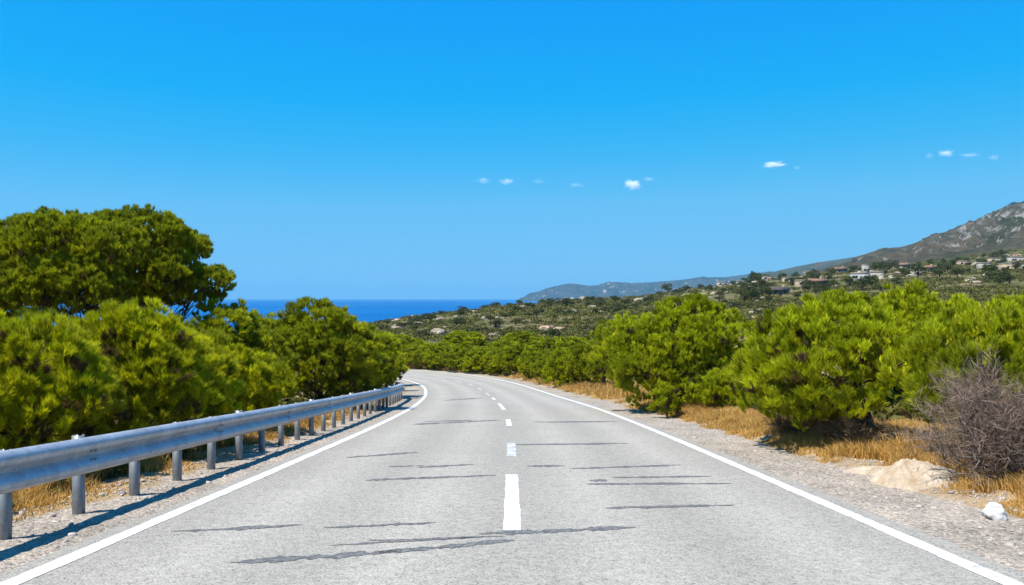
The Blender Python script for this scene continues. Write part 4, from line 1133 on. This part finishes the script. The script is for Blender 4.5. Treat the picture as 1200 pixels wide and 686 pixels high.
# ------------------------------------------------------------------ clouds
CV, CF = subdiv(IV, IF, 2)
def cloud(px, py, wpx, hpx, dens, seed, label):
    d = 6500.0 + (seed % 5) * 150
    x = (px - 600) / 1000 * d; z = (350 - py) / 1000 * d; w = wpx / 1000 * d / 2; h = hpx / 1000 * d / 2
    me = mesh_np('cloud', CV * 1.25, CF); me.materials.append(mat_cloud(dens * 0.7, seed))
    o = obj('cloud', me, None, None, (x, d, z)); o.scale = (w, w * 0.7, h); tag(o, label, 'cloud', 'small fair weather clouds')
cloud(742, 217, 25, 14, 0.06, 1, 'brightest puffy white cloud with a flat base above the far hills')
cloud(906, 193, 36, 9, 0.035, 2, 'long flat-based white cloud right of the middle of the sky')
cloud(1109, 180, 20, 11, 0.035, 3, 'puffy white cloud, largest of the string at the far right')
cloud(594, 213, 22, 9, 0.02, 4, 'slanted white cloud wisp right of a fainter twin')
cloud(567, 212, 22, 8, 0.014, 5, 'leftmost faint slanted cloud wisp')
cloud(676, 217, 24, 6, 0.008, 6, 'faint pale wisp left of the brightest cloud')
cloud(760, 210, 20, 6, 0.010, 7, 'thin wisp just above and right of the brightest cloud')
cloud(630, 213, 20, 8, 0.005, 8, 'barely visible wisp in the middle of the sky')
cloud(1137, 182, 28, 6, 0.010, 9, 'thin wisp right of the puffy far right cloud')
cloud(1165, 185, 16, 8, 0.012, 10, 'rightmost faint cloud wisp')
cloud(1089, 183, 13, 9, 0.010, 11, 'faint round wisp left of the puffy far right cloud')
cloud(934, 197, 14, 6, 0.009, 12, 'tiny wisp right of the long flat-based cloud')

# ------------------------------------------------------------------ haze
mb = MB(); mb.box(-25000, 25000, -5000, 34000, SEA_Z - 25, 345)
t = NT('haze_air')
v = t.n('ShaderNodeVolumePrincipled')
v.inputs['Color'].default_value = (0.22, 0.52, 0.66, 1); v.inputs['Density'].default_value = 0.000062; v.inputs['Anisotropy'].default_value = 0.0
t.link(v.outputs[0], t.out.inputs['Volume'])
tag(obj('haze', mb.mesh('haze'), t.m), kind='stuff')

# ------------------------------------------------------------------ light, sky, camera
SUN = Vector((-0.54, -0.36, 1.22)).normalized()
elev = math.asin(SUN.z); rot = math.atan2(SUN.x, SUN.y)
L = bpy.data.lights.new('sun', 'SUN'); L.energy = 5.0; L.angle = RAD(0.53); L.color = (1.0, 0.955, 0.88)
lo = bpy.data.objects.new('sun', L); COL.objects.link(lo); lo.rotation_euler = SUN.to_track_quat('Z', 'Y').to_euler(); lo.location = SUN * 300

W = bpy.data.worlds.new('World'); scn.world = W; W.use_nodes = True
nt = W.node_tree; bg = nt.nodes['Background']
sky = nt.nodes.new('ShaderNodeTexSky'); sky.sky_type = 'NISHITA'; sky.sun_disc = False
sky.sun_elevation = elev; sky.sun_rotation = rot; sky.altitude = 100; sky.air_density = 1.0; sky.dust_density = 0.1; sky.ozone_density = 3.0
# grade of the sky's own colours: a vivid cyan-blue day (values per channel: sky texture -> graded, in units of 10)
sep = nt.nodes.new('ShaderNodeSeparateColor'); cmb = nt.nodes.new('ShaderNodeCombineColor'); nt.links.new(sky.outputs[0], sep.inputs[0])
def grade(i, pts):
    m = nt.nodes.new('ShaderNodeMath'); m.operation = 'MULTIPLY'; m.inputs[1].default_value = 0.1; nt.links.new(sep.outputs[i], m.inputs[0])
    f = nt.nodes.new('ShaderNodeFloatCurve'); c = f.mapping.curves[0]
    while len(c.points) < len(pts): c.points.new(0.5, 0.5)
    for q, (a, b) in zip(c.points, pts): q.location = (a, b); q.handle_type = 'VECTOR'
    f.mapping.update()
    nt.links.new(m.outputs[0], f.inputs['Value'])
    e = nt.nodes.new('ShaderNodeMath'); e.operation = 'MULTIPLY'; e.inputs[1].default_value = 10.0; nt.links.new(f.outputs[0], e.inputs[0])
    nt.links.new(e.outputs[0], cmb.inputs[i])
grade(0, [(0, 0), (0.14, 0.0), (0.20, 0.001), (0.26, 0.024), (0.36, 0.080), (0.7, 0.128), (1.0, 0.17)])
grade(1, [(0, 0.1), (0.24, 0.197), (0.33, 0.247), (0.52, 0.312), (0.71, 0.325), (1.0, 0.42)])
grade(2, [(0, 0.45), (0.42, 0.55), (0.52, 0.552), (0.65, 0.545), (1.0, 0.6)])
nt.links.new(cmb.outputs[0], bg.inputs['Color']); bg.inputs['Strength'].default_value = 0.10

cam = bpy.data.cameras.new('camera'); co = bpy.data.objects.new('camera', cam); COL.objects.link(co)
co.location = (0, 0, 0); co.rotation_euler = (RAD(90), 0, 0)
cam.sensor_width = 36; cam.lens = 30.0; cam.shift_y = 7 / 1200; cam.clip_start = 0.1; cam.clip_end = 120000
scn.camera = co

scn.view_settings.view_transform = 'Standard'; scn.view_settings.look = 'None'; scn.view_settings.gamma = 1; scn.view_settings.use_curve_mapping = False
scn.view_settings.exposure = 0.8
scn.render.engine = 'CYCLES'
cy = scn.cycles
cy.max_bounces = 8; cy.diffuse_bounces = 4; cy.glossy_bounces = 2; cy.transmission_bounces = 3; cy.volume_bounces = 6; cy.transparent_max_bounces = 8
cy.use_denoising = True
try:
    cy.denoiser = 'OPENIMAGEDENOISE'; cy.denoising_input_passes = 'RGB_ALBEDO_NORMAL'
except Exception: pass
cy.sample_clamp_indirect = 6.0
